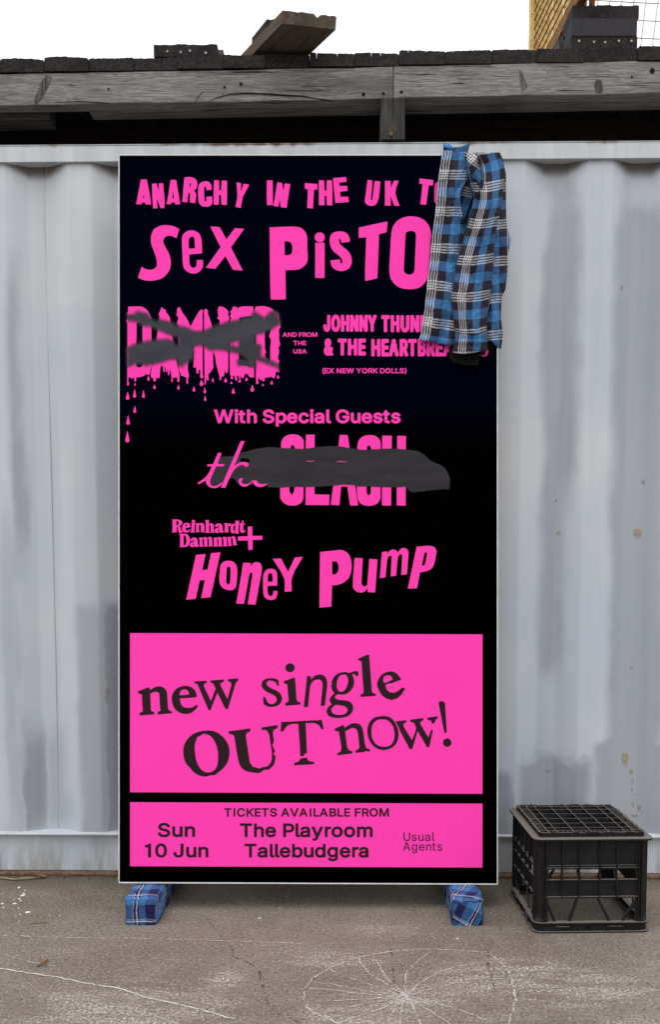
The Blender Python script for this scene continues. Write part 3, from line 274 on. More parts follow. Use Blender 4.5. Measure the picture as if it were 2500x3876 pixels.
'ticket_heading': [(842,3043,.1,["695,137 747,138 800,157 843,195 863,237 863,252 853,262 805,262 795,253 783,225 765,210 737,200 707,198 663,212 635,240 620,290 623,337 640,373 665,395 702,407 737,405 777,387 792,367 795,352 803,345 853,345 863,355 863,368 850,400 820,435 778,458 735,468 673,465 647,457 613,438 572,390 557,353 552,325 557,253 587,193 627,158 667,142", "1923,137 1972,138 2017,153 2053,185 2067,215 2067,233 2057,243 2008,243 2000,237 1990,212 1977,203 1947,197 1900,203 1880,222 1880,240 1895,255 2008,287 2045,308 2068,340 2072,388 2055,423 2025,450 1970,468 1905,468 1870,460 1847,448 1818,422 1802,383 1802,368 1812,358 1862,358 1870,365 1880,392 1892,400 1922,408 1955,408 1987,398 2003,378 2003,362 1993,350 1870,313 1842,297 1823,278 1813,260 1810,222 1828,180 1868,150", "5717,137 5778,140 5822,157 5870,200 5895,253 5898,332 5890,368 5877,395 5835,440 5778,465 5703,467 5648,447 5603,405 5583,368 5577,345 5575,270 5585,233 5603,200 5652,157 5688,142;5830,305 5828,270 5808,228 5775,205 5745,198 5708,202 5677,217 5652,250 5642,293 5645,335 5662,373 5687,395 5723,407 5750,407 5797,388 5823,352", "75,140 337,140 347,150 347,190 337,200 242,200 242,455 232,465 182,465 172,455 172,200 72,198 65,190 65,150", "430,140 480,140 490,150 490,455 480,465 430,465 420,455 420,150", "925,140 975,140 985,150 985,273 1122,142 1188,140 1197,147 1197,162 1067,283 1193,438 1198,455 1192,463 1128,463 1020,328 985,358 983,458 975,465 925,465 917,458 915,150", "1233,140 1447,140 1455,147 1457,190 1447,200 1293,200 1293,270 1435,270 1445,280 1445,320 1435,330 1293,330 1293,405 1448,405 1458,415 1458,455 1452,463 1233,465 1225,458 1223,150", "1492,140 1753,140 1763,150 1763,190 1753,200 1657,200 1657,455 1647,465 1598,465 1588,455 1588,200 1488,198 1482,190 1482,150", "2352,140 2408,140 2418,148 2540,440 2542,455 2535,463 2477,463 2442,382 2322,382 2295,450 2285,463 2230,465 2222,458 2220,445 2342,150;2345,322 2417,322 2382,228", "2575,140 2627,140 2637,148 2727,378 2817,148 2827,140 2878,140 2887,147 2888,158 2882,175 2768,450 2758,463 2700,465 2692,458 2565,158 2567,147", "3043,140 3100,140 3108,147 3233,445 3233,455 3227,463 3168,463 3158,448 3133,382 3012,382 2985,453 2977,463 2922,465 2913,458 2913,440 3030,157;3037,322 3108,322 3073,230", "3317,140 3367,140 3377,150 3377,455 3367,465 3317,465 3307,455 3307,150", "3462,140 3512,140 3522,150 3522,405 3667,405 3677,415 3677,455 3670,463 3462,465 3453,458 3452,150", "3813,140 3870,140 3880,148 4003,443 4003,455 3997,463 3938,463 3903,382 3783,382 3748,463 3692,465 3683,458 3687,433 3803,150;3807,322 3878,322 3843,228", "4067,140 4198,140 4235,145 4268,160 4295,187 4307,218 4307,247 4298,272 4275,297 4287,302 4308,325 4320,357 4320,387 4307,420 4285,442 4260,455 4228,463 4067,465 4058,458 4057,150;4237,242 4237,222 4223,207 4188,200 4127,200 4127,272 4212,268 4233,253;4250,378 4252,365 4247,352 4227,335 4207,330 4127,330 4127,405 4223,402 4242,393", "4368,140 4418,140 4428,150 4428,405 4573,405 4583,415 4583,455 4577,463 4368,465 4360,458 4358,150", "4628,140 4840,140 4848,147 4850,190 4840,200 4687,200 4687,270 4830,270 4840,280 4840,320 4830,330 4687,330 4687,405 4843,405 4853,415 4853,455 4847,463 4628,465 4620,458 4618,150", "5028,140 5240,140 5250,150 5250,190 5240,200 5088,200 5088,275 5225,275 5235,285 5235,325 5225,335 5088,335 5088,455 5078,465 5028,465 5018,455 5018,150", "5300,140 5460,143 5503,160 5528,183 5545,217 5545,275 5527,310 5492,338 5560,447 5553,463 5490,463 5418,348 5360,348 5360,455 5353,463 5300,465 5292,458 5290,150;5477,250 5475,225 5457,207 5420,200 5360,200 5360,288 5450,285 5472,272", "5962,140 6030,140 6038,147 6133,367 6228,147 6237,140 6308,142 6315,150 6313,458 6305,465 6255,465 6245,455 6245,275 6172,442 6155,465 6112,465 6102,457 6020,275 6020,455 6010,465 5958,463 5952,455 5952,150"])],
'date_lettering': [(591,3099,.1,["297,133 373,140 420,153 458,173 505,217 520,245 528,278 527,298 512,310 427,310 415,303 407,277 390,257 367,243 322,233 278,233 240,242 217,253 197,277 197,305 218,325 278,347 368,365 435,387 497,423 528,467 537,507 535,548 522,585 505,608 475,637 445,655 395,673 345,682 283,683 232,678 188,668 145,650 95,610 72,572 62,535 62,515 73,500 165,498 177,505 187,538 208,562 238,575 285,583 358,577 390,563 412,543 420,527 420,512 415,500 402,488 348,467 212,435 148,408 102,370 80,327 77,283 82,255 93,227 123,190 158,167 217,143", "1275,262 1335,262 1392,275 1430,298 1452,322 1468,352 1478,390 1478,657 1467,672 1382,673 1367,662 1363,408 1353,385 1342,373 1307,358 1247,363 1222,375 1202,400 1195,422 1195,657 1190,667 1178,673 1097,673 1082,662 1082,278 1097,267 1177,267 1188,273 1195,293 1228,273", "625,267 707,267 722,278 725,533 732,550 748,568 785,582 820,582 850,573 877,553 890,530 893,283 898,273 910,267 990,267 1002,273 1007,283 1007,657 1000,668 990,673 912,673 897,662 893,645 877,658 833,675 752,678 690,662 642,625 622,593 608,532 608,283 613,273"]),
(542,3177,.1,["647,135 710,135 743,142 782,157 822,183 843,205 877,262 888,295 900,355 902,415 897,477 888,513 865,572 838,608 798,642 755,662 713,672 642,672 610,665 575,652 532,623 485,562 467,513 455,453 453,390 458,330 477,265 492,235 512,205 558,165 592,148;787,428 788,378 780,325 768,290 747,258 707,235 663,232 628,243 603,265 588,288 575,325 567,378 567,430 582,503 597,533 620,558 662,575 695,575 735,558 755,538 772,508 783,465", "212,140 283,140 293,145 300,157 300,650 295,660 283,667 200,667 190,662 183,650 183,278 145,287 82,287 72,282 65,270 65,208 72,197 90,190 173,180 197,150", "1430,140 1513,140 1523,145 1530,157 1530,522 1520,572 1500,607 1475,632 1423,660 1347,673 1262,663 1227,650 1197,630 1170,600 1147,545 1143,475 1148,465 1160,458 1248,460 1260,475 1262,525 1267,540 1285,562 1307,572 1355,575 1387,563 1400,552 1413,517 1413,157 1418,147", "2273,260 2337,260 2393,275 2440,310 2462,345 2473,398 2473,650 2462,665 2378,667 2363,655 2360,405 2350,382 2338,370 2303,355 2260,357 2240,363 2222,373 2203,398 2198,417 2198,650 2193,660 2182,667 2103,667 2088,655 2088,275 2103,263 2180,263 2192,270 2198,290 2228,272", "1645,263 1725,263 1740,275 1742,523 1750,545 1763,560 1782,570 1807,575 1858,568 1878,557 1898,532 1903,512 1903,280 1908,270 1920,263 2000,263 2012,270 2017,280 2017,650 2010,662 2000,667 1923,667 1908,655 1905,638 1893,648 1848,667 1765,670 1715,657 1690,643 1662,618 1640,582 1628,520 1628,280 1633,270"])],
'venue_lettering': [(902,3100,.1,["82,145 517,145 532,157 533,227 522,242 357,243 357,652 345,667 258,668 248,663 242,652 242,243 77,242 65,227 65,162 70,152", "615,145 692,145 707,157 708,293 760,268 797,263 847,265 903,282 947,317 967,352 977,392 977,652 970,663 960,668 883,668 868,657 865,407 848,377 813,360 777,360 752,367 735,375 715,400 708,423 708,652 703,662 692,668 615,668 603,662 598,652 598,162 603,152", "1718,145 1922,145 2013,158 2060,182 2097,215 2118,252 2128,288 2130,338 2118,388 2097,425 2052,463 2017,480 1968,492 1817,493 1817,652 1812,662 1800,668 1718,668 1708,663 1702,652 1702,162 1707,152;2013,337 2015,303 2010,287 2003,275 1977,253 1933,243 1817,243 1817,398 1913,398 1963,392 1982,383 2003,365", "2187,145 2263,145 2273,150 2280,162 2280,563 2283,575 2327,575 2342,587 2355,650 2350,660 2338,667 2277,672 2228,663 2197,643 2173,603 2170,587 2170,162 2175,152", "4682,262 4725,262 4757,268 4793,288 4813,312 4860,278 4893,267 4928,262 4995,267 5023,277 5055,297 5087,338 5098,378 5098,652 5093,662 5082,668 5005,668 4990,657 4987,393 4982,380 4963,365 4937,358 4908,358 4875,372 4862,387 4855,407 4853,657 4838,668 4760,668 4750,663 4743,652 4743,393 4735,377 4717,363 4668,358 4647,365 4627,378 4610,413 4608,657 4593,668 4517,668 4507,663 4500,652 4502,280 4517,268 4592,268 4603,275 4612,292 4640,273", "1215,263 1260,263 1298,270 1335,283 1370,305 1390,322 1415,357 1435,412 1438,493 1433,503 1422,510 1138,510 1150,542 1163,557 1190,573 1223,582 1257,582 1288,575 1307,563 1327,535 1340,527 1410,538 1425,545 1432,557 1432,568 1407,613 1362,650 1323,667 1265,677 1208,677 1130,655 1100,637 1067,605 1048,578 1030,532 1023,502 1025,430 1037,387 1062,342 1092,310 1123,288 1170,270;1142,417 1320,417 1320,412 1312,395 1287,370 1258,360 1218,358 1190,365 1167,380 1148,400", "2523,263 2592,265 2647,280 2688,307 2718,348 2728,392 2728,652 2717,667 2635,668 2623,662 2617,648 2593,663 2553,675 2520,678 2470,675 2410,655 2387,638 2358,603 2347,568 2347,527 2362,485 2385,460 2417,442 2465,427 2617,407 2612,380 2600,368 2573,358 2527,358 2503,365 2485,375 2463,403 2452,410 2433,410 2380,397 2360,383 2358,367 2368,345 2405,305 2448,280;2617,513 2618,500 2610,500 2488,518 2462,535 2458,557 2467,568 2492,580 2535,583 2562,578 2585,568 2603,553 2613,537", "3452,263 3515,263 3527,270 3532,280 3530,353 3515,365 3478,362 3443,365 3420,373 3402,388 3390,413 3388,657 3373,668 3292,667 3280,652 3282,280 3297,268 3372,268 3383,275 3390,288 3415,273", "3732,263 3815,270 3853,283 3888,305 3913,328 3937,360 3950,387 3962,430 3963,497 3958,528 3948,558 3923,600 3897,628 3862,653 3782,677 3718,677 3692,672 3640,653 3617,638 3578,602 3560,573 3550,552 3538,498 3538,443 3547,400 3580,337 3615,303 3655,280 3693,268;3850,478 3848,438 3832,397 3808,373 3767,358 3718,362 3688,377 3665,403 3652,440 3650,488 3660,528 3690,565 3717,578 3775,580 3813,563 3842,525", "4202,263 4260,265 4292,272 4332,287 4357,303 4392,337 4408,362 4420,385 4433,435 4435,477 4430,525 4420,557 4393,602 4373,623 4335,652 4292,668 4252,677 4190,677 4162,672 4115,655 4085,637 4053,607 4028,568 4010,505 4008,455 4013,417 4022,387 4048,340 4072,315 4107,290 4138,275;4120,480 4130,525 4142,545 4163,567 4208,582 4255,578 4287,562 4313,523 4322,488 4320,442 4308,407 4288,380 4253,362 4205,358 4172,368 4137,402 4123,438", "2795,268 2880,268 2892,275 2995,522 3100,277 3113,268 3195,268 3205,273 3212,285 3207,312 3018,730 2995,763 2975,780 2945,797 2915,805 2838,803 2818,795 2812,783 2813,765 2832,713 2843,707 2872,710 2903,707 2923,683 2937,647 2780,302 2780,280"]),
(919,3177,.1,["85,148 510,148 525,160 527,228 515,243 353,245 353,652 342,667 258,668 248,663 242,652 242,245 80,243 68,228 68,165 73,155", "1043,148 1118,148 1128,153 1135,165 1135,562 1137,573 1142,577 1180,575 1195,587 1208,650 1203,660 1192,667 1132,672 1088,665 1058,648 1032,610 1027,588 1027,165 1032,155", "1240,148 1317,148 1327,153 1333,165 1333,570 1338,577 1377,575 1392,587 1405,650 1400,660 1388,667 1328,672 1282,663 1250,643 1228,608 1223,577 1223,165 1228,155", "1887,148 1962,148 1977,160 1978,297 2010,277 2040,268 2132,270 2172,283 2202,302 2225,322 2252,358 2268,398 2277,442 2277,498 2272,530 2258,570 2240,602 2215,630 2185,652 2142,670 2108,677 2062,677 2025,670 1995,657 1978,643 1972,662 1960,668 1887,668 1872,657 1870,165 1875,155;2165,478 2165,447 2155,410 2128,377 2100,363 2058,360 2033,367 1998,393 1985,420 1978,450 1978,490 1988,530 2013,563 2042,578 2095,580 2130,563 2145,548 2157,527", "3052,148 3127,148 3137,153 3143,165 3142,657 3127,668 3053,668 3042,662 3035,643 2998,667 2953,677 2905,677 2850,663 2810,640 2787,618 2760,580 2750,557 2737,505 2737,437 2750,383 2768,348 2793,317 2832,288 2870,273 2900,267 2965,267 3003,277 3035,297 3035,165 3040,155;2847,485 2852,513 2865,543 2890,568 2928,582 2977,577 3013,550 3030,515 3035,450 3025,410 3013,392 2982,367 2953,360 2928,360 2903,367 2885,377 2857,413 2848,442", "4320,265 4378,267 4390,273 4395,283 4393,355 4378,367 4340,363 4308,367 4288,373 4265,393 4255,418 4253,657 4238,668 4158,667 4147,652 4148,282 4163,270 4237,270 4247,275 4257,290 4277,277", "728,267 800,267 858,282 902,310 930,350 940,402 940,652 928,667 848,668 837,662 830,648 807,663 767,675 733,678 687,675 630,657 600,635 577,603 565,563 568,513 587,477 608,457 637,442 680,428 830,408 823,380 810,368 787,360 743,360 720,367 703,375 685,393 680,405 668,412 652,412 582,390 577,380 578,363 593,337 617,312 662,283;828,525 830,502 713,517 682,532 675,555 685,570 707,580 762,582 790,573 808,562 823,543", "1572,267 1653,268 1713,288 1762,325 1785,358 1800,397 1807,430 1808,493 1797,508 1515,510 1518,527 1538,557 1560,572 1595,582 1633,582 1662,575 1675,567 1688,553 1698,533 1710,527 1795,545 1802,557 1802,568 1778,612 1735,648 1695,667 1638,677 1583,677 1553,672 1502,653 1472,633 1443,605 1410,542 1402,507 1402,438 1407,412 1427,362 1448,332 1492,295 1522,280;1517,418 1692,418 1692,415 1677,388 1658,372 1630,362 1595,360 1565,367 1548,377 1527,398", "3370,267 3447,268 3473,277 3503,297 3512,277 3523,270 3597,270 3607,275 3613,287 3610,702 3587,747 3560,772 3517,795 3472,807 3382,810 3322,798 3267,770 3242,747 3225,720 3225,707 3233,693 3292,665 3312,667 3345,700 3365,710 3397,717 3432,717 3468,708 3497,687 3503,672 3505,635 3465,657 3427,665 3367,663 3307,645 3272,623 3252,603 3232,577 3212,528 3207,500 3207,435 3220,383 3235,353 3270,312 3302,288;3317,480 3330,527 3357,557 3397,570 3428,570 3455,563 3483,543 3503,500 3507,453 3495,408 3472,378 3452,367 3425,360 3372,367 3357,375 3332,403 3318,442", "3848,267 3930,268 3990,288 4038,325 4062,358 4077,397 4083,430 4085,493 4073,508 3792,510 3797,530 3815,557 3837,572 3872,582 3910,582 3938,575 3965,553 3977,533 3987,528 4007,528 4072,545 4078,557 4078,568 4055,612 4012,648 3972,667 3915,677 3860,677 3830,672 3778,653 3748,633 3720,605 3687,542 3678,507 3678,438 3683,412 3703,362 3725,332 3768,295 3798,280;3793,418 3968,418 3968,415 3953,388 3935,372 3907,362 3872,360 3842,367 3825,377 3803,398", "4558,267 4628,267 4688,282 4720,300 4743,323 4760,352 4768,385 4768,652 4757,667 4678,668 4667,662 4660,648 4637,663 4597,675 4563,678 4517,675 4452,652 4428,633 4405,600 4395,568 4395,527 4408,488 4432,462 4470,440 4510,428 4660,408 4653,380 4640,368 4617,360 4573,360 4550,367 4533,375 4515,393 4510,405 4498,412 4480,412 4427,398 4412,390 4407,380 4408,363 4440,317 4492,283;4658,522 4660,500 4543,517 4508,535 4505,557 4515,570 4537,580 4558,583 4600,580 4640,560 4655,540", "2337,270 2413,270 2428,282 2432,533 2450,563 2467,573 2490,578 2525,577 2545,570 2570,548 2580,530 2585,282 2600,270 2675,270 2687,277 2692,287 2692,652 2685,663 2675,668 2602,668 2590,662 2583,643 2562,658 2530,670 2455,673 2400,658 2352,622 2337,598 2325,567 2320,523 2320,287 2325,277"])],
'agent_lettering': [(1522,3135,.1,["65,140 110,140 110,363 115,380 140,412 185,427 227,422 250,408 267,388 275,363 275,140 320,140 318,375 303,415 277,443 233,463 168,467 118,450 87,422 70,388 65,353", "1160,140 1202,140 1202,410 1210,425 1238,427 1242,462 1188,460 1178,455 1163,435", "458,218 498,220 527,230 545,245 562,277 562,282 522,288 507,263 485,255 460,255 442,262 427,278 427,297 433,307 463,320 530,337 557,358 563,372 565,408 553,435 523,458 492,467 438,465 412,455 392,438 377,408 380,398 417,392 422,408 435,422 457,430 483,430 507,422 522,405 522,387 510,373 418,347 405,338 387,315 383,277 393,252 413,233", "973,218 1012,220 1035,227 1052,237 1073,265 1078,287 1078,462 1037,462 1035,433 1018,453 1003,462 972,468 945,467 910,453 887,425 882,382 887,363 900,345 940,327 1018,317 1037,305 1030,273 1005,257 983,255 960,260 938,275 930,292 888,280 898,257 917,238 933,228;1035,382 1037,347 1032,347 943,365 927,380 923,400 930,415 947,427 985,430 1022,412 1033,393", "633,222 675,222 675,385 687,410 700,422 715,427 752,423 777,402 787,365 787,222 828,222 828,462 787,462 787,428 763,453 733,465 690,463 670,455 652,440 642,425 633,395"]),
(1520,3172,.1,["178,143 228,143 342,462 297,462 267,375 142,375 112,462 67,462;157,335 253,335 220,243 205,187", "1212,167 1252,167 1252,225 1300,225 1300,260 1252,260 1252,408 1265,427 1298,425 1305,455 1305,462 1300,463 1247,462 1227,450 1213,427 1212,260 1175,260 1175,225 1212,225", "480,222 530,225 545,233 567,260 568,225 607,225 605,497 593,520 577,537 527,555 483,555 455,548 427,532 408,508 408,500 435,485 443,485 458,505 477,515 520,518 548,507 558,497 567,477 567,422 550,443 530,455 477,458 433,438 405,397 398,372 397,328 410,275 442,237;438,353 445,382 467,412 490,422 528,418 552,400 565,370 567,322 560,297 552,282 530,263 515,258 477,263 455,282 447,297 440,318", "760,222 800,222 837,235 862,258 880,300 883,358 715,358 727,402 745,420 765,428 795,430 813,425 832,410 840,393 880,402 872,425 855,445 813,465 763,467 722,452 693,423 677,383 673,323 688,273 717,240;715,322 842,322 842,318 830,285 813,267 792,258 768,258 752,263 730,282 720,298", "1038,222 1090,225 1108,235 1132,267 1138,307 1138,462 1097,462 1097,302 1085,275 1055,258 1025,262 1012,268 997,285 988,310 988,462 948,462 948,225 988,225 990,258 1005,237", "1438,222 1480,222 1513,233 1532,250 1545,277 1545,283 1507,290 1502,277 1488,263 1470,257 1447,257 1427,265 1413,282 1415,300 1423,310 1445,320 1512,337 1528,347 1547,372 1548,410 1542,428 1522,450 1487,465 1437,467 1413,462 1378,437 1365,407 1365,400 1405,393 1410,410 1423,423 1455,432 1487,425 1505,408 1507,388 1498,377 1472,365 1415,352 1392,338 1375,317 1372,280 1382,253 1402,235"])],
}
WARN = [(-6,-14,.1,["607,138 638,147 657,172 658,187 652,195 660,203 660,225 648,255 630,268 608,272 587,263 570,242 567,267 543,270 537,267 513,220 510,267 503,270 483,267 480,260 483,143 490,140 513,143 537,190 540,143 547,140 567,143 572,168 587,147;613,193 628,192 618,175 608,175 600,183 597,202 600,227 608,235 623,230 607,225 603,218 603,203", "70,140 92,143 100,180 112,143 118,140 142,143 150,182 162,143 168,140 188,143 192,162 167,267 160,270 137,267 127,230 117,267 110,270 87,267 60,157 63,143", "223,140 245,143 275,243 280,143 323,140 342,147 352,158 355,143 377,140 385,145 405,187 410,143 417,140 438,143 442,150 438,267 432,270 408,267 387,222 385,260 375,270 328,267 312,228 310,260 300,270 287,270 280,263 270,270 255,270 248,267 240,240 222,240 218,257 207,270 185,267 182,253 208,162 215,145", "453,140 468,140 478,150 478,260 468,270 453,270 443,260 443,150"])]
# ---------------------------------------------------------------- materials of the place
def ground_mat():
    t = NT('ground'); c = t.coord()
    big = t.noise(c, 1.3, 5, .6); mid = t.noise(c, 9, 5, .65); fine = t.noise(c, 80, 4, .8); grit = t.noise(c, 125, 3, .85)
    col = t.mix(t.smooth(big, .35, .65), (.135, .110, .089), (.178, .149, .124))
    col = t.mix(t.smooth(mid, .4, .75, 0, .6), col, (.212, .183, .156))
    col = t.mix(t.smooth(fine, .50, .62, 0, .75), col, (.070, .058, .049))
    col = t.mix(t.smooth(grit, .565, .64, 0, .9), col, (.40, .37, .335))
    # damp mossy strip along the container and pale worn patches further out
    x = t.sep(c); wob = t.math('MULTIPLY', t.math('SUBTRACT', t.noise(c, 5, 4), .5), .16)
    near = t.smooth(t.math('ADD', x[1], wob), 3.24, 3.46, 0, .65)
    col = t.mix(near, col, (.082, .066, .050))
    cs = t.coord(scale=(1.0, 2.4, 1)); worn = t.noise(cs, 2.3, 6, .7)
    speck = t.smooth(t.noise(c, 120, 4, .85), .525, .575)
    wm = t.math('MULTIPLY', t.smooth(worn, .49, .66), speck)
    wm = t.math('MULTIPLY', wm, t.smooth(x[1], 3.0, 2.45, .06, .9))
    spots = None                                       # rubbed chalky areas where the drawing was scuffed
    for u, v, ru, rv, k in ((1950, 3700, .26, .10, 1), (1880, 3690, .09, .07, 1), (1320, 3860, .16, .06, 1), (850, 3705, .07, .05, 1), (2200, 3740, .30, .10, .8), (450, 3850, .22, .07, .9), (1240, 3630, .18, .06, .7), (1480, 3520, .22, .05, .55), (560, 3760, .3, .05, .55), (1534, 3790, .12, .06, .9)):
        p = on_z(u, v); d = t.n('VectorMath', operation='SUBTRACT'); t.put(d.inputs[0], c); d.inputs[1].default_value = p
        e = t.n('VectorMath', operation='MULTIPLY'); t.t.links.new(d.outputs[0], e.inputs[0]); e.inputs[1].default_value = (1 / ru, 1 / rv / 1.5, 0)
        l = t.n('VectorMath', operation='LENGTH'); t.t.links.new(e.outputs[0], l.inputs[0])
        m = t.smooth(t.math('ADD', l.outputs['Value'], t.math('MULTIPLY', t.math('SUBTRACT', mid, .5), 1.6)), 1.2, .25, 0, k)
        spots = m if spots is None else t.math('MAXIMUM', spots, m)
    strk = t.smooth(t.noise(t.coord(scale=(1.0, 4.5, 1), loc=(5, 2, 0)), 6.5, 5, .75), .40, .60)
    wm = t.math('MAXIMUM', wm, t.math('MULTIPLY', t.math('MULTIPLY', spots, strk), t.smooth(t.noise(c, 125, 4, .85), .49, .55)))
    col = t.mix(t.math('MULTIPLY', wm, .85), col, (.56, .53, .49))
    chip = t.math('MULTIPLY', t.smooth(t.vor(c, 48), .075, .05), t.smooth(t.noise(c, 3, 2), .40, .58))
    col = t.mix(t.math('MULTIPLY', chip, .75), col, (.55, .53, .49))
    pit = t.smooth(t.vor(t.coord(loc=(3, 7, 0)), 30), .06, .035); col = t.mix(t.math('MULTIPLY', pit, .6), col, (.03, .026, .022))
    t.bump(t.math('ADD', t.math('MULTIPLY', fine, .7), t.math('MULTIPLY', mid, .6)), .6, .005)
    return t.set(col, .92, .2)
def wp(u, v):
    p = on_y(u, v, 3.47); return p.x, p.z
# patches where dull bluish paint was sprayed over the light grey: photo corners, softness in metres
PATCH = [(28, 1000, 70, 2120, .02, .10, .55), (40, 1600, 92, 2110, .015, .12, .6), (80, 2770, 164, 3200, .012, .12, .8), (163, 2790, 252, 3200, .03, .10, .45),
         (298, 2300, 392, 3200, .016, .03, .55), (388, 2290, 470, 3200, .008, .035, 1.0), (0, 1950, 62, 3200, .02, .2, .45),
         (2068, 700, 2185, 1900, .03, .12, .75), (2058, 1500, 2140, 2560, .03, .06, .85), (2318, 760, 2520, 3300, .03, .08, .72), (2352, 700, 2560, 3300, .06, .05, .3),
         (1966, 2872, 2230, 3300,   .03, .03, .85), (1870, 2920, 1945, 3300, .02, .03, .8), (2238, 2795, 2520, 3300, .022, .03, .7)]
def wall_mat(patches=True, name='container_paint'):
    t = NT(name); c = t.coord(); x = t.sep(c)
    streak = t.noise(t.coord(scale=(11, 11, .35)), 1.0, 5, .62); cloud = t.noise(c, 1.7, 4, .55)
    col = t.mix(t.smooth(cloud, .35, .68), (.462, .515, .582), (.545, .578, .615))
    col = t.mix(t.smooth(streak, .46, .75, 0, .30), col, (.34, .36, .39))
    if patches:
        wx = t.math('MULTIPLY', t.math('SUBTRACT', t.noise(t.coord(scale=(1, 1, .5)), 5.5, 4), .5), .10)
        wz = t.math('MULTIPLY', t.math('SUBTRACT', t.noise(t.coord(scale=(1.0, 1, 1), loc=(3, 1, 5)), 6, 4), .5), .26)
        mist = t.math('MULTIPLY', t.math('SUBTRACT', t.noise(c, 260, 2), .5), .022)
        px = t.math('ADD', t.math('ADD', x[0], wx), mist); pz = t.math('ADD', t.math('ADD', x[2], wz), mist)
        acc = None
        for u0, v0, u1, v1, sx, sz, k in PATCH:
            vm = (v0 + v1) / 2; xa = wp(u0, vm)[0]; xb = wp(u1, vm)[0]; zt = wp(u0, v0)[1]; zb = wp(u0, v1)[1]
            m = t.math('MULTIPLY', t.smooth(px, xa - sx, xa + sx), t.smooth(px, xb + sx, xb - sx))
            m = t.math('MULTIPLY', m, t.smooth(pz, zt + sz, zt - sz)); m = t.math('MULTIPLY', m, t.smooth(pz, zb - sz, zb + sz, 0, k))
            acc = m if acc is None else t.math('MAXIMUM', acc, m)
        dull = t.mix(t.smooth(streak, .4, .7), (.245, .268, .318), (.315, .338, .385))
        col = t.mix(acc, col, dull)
    # handling dirt: speckled chips and a grimy tint low down; under the rail, its shadow painted in with dirt
    chips = t.math('MULTIPLY', t.smooth(t.vor(c, 34), .045, .028), t.smooth(t.noise(c, 2.3, 3), .5, .62))
    col = t.mix(t.math('MULTIPLY', chips, .7), col, (.06, .055, .05))
    grime = t.math('MULTIPLY', t.smooth(t.noise(t.coord(scale=(6, 6, 1.2)), 2.2, 5, .7), .38, .62), t.smooth(x[2], .20, .02, 0, .55))
    col = t.mix(grime, col, (.17, .15, .13))
    rail_shade_grime = t.smooth(t.math('ADD', t.math('ADD', x[2], t.math('MULTIPLY', x[1], 1.1)), t.math('MULTIPLY', t.math('SUBTRACT', t.noise(c, 14, 3), .5), .03)), 2.512, 2.556, 0, .88)
    if patches: col = t.mix(rail_shade_grime, col, (.075, .055, .043))
    t.bump(t.math('ADD', t.noise(c, 3.2, 2), t.math('MULTIPLY', t.noise(c, 900, 2), .012)), .22, .02)
    return t.set(col, t.math('ADD', .42, t.math('MULTIPLY', cloud, .2)), .35)
def rail_mat():
    t = NT('rail_paint'); c = t.coord(); x = t.sep(c)
    streak = t.noise(t.coord(scale=(16, 8, 1.2)), 1.0, 5, .6)
    col = t.mix(t.smooth(streak, .34, .70), (.45, .485, .525), (.555, .580, .605))
    edge = t.math('ADD', x[2], t.math('MULTIPLY', t.math('SUBTRACT', t.noise(c, 22, 5, .7), .5), .05))
    rust = t.math('MULTIPLY', t.smooth(edge, 2.579, 2.595), t.smooth(t.noise(c, 3, 3), .47, .58))
    col = t.mix(rust, col, (.14, .065, .035))
    pit = t.math('MULTIPLY', t.smooth(t.vor(c, 70), .11, .06), t.smooth(t.noise(c, 2.5, 3), .52, .62))
    col = t.mix(pit, col, (.10, .06, .045))
    t.bump(t.noise(c, 60, 3), .15, .003)
    return t.set(col, .5, .35)
def rust_mat(name, a, b, scale=60, speck=(.05, .03, .02), alpha=False):
    t = NT(name); c = t.coord()
    col = t.mix(t.smooth(t.noise(c, scale, 5, .7), .35, .65), a, b)
    col = t.mix(t.smooth(t.noise(c, scale * 3.5, 3, .7), .56, .63), col, speck)
    al = None
    t.bump(t.noise(c, scale * 2, 4), .4, .003)
    return t.set(col, .85, .15)
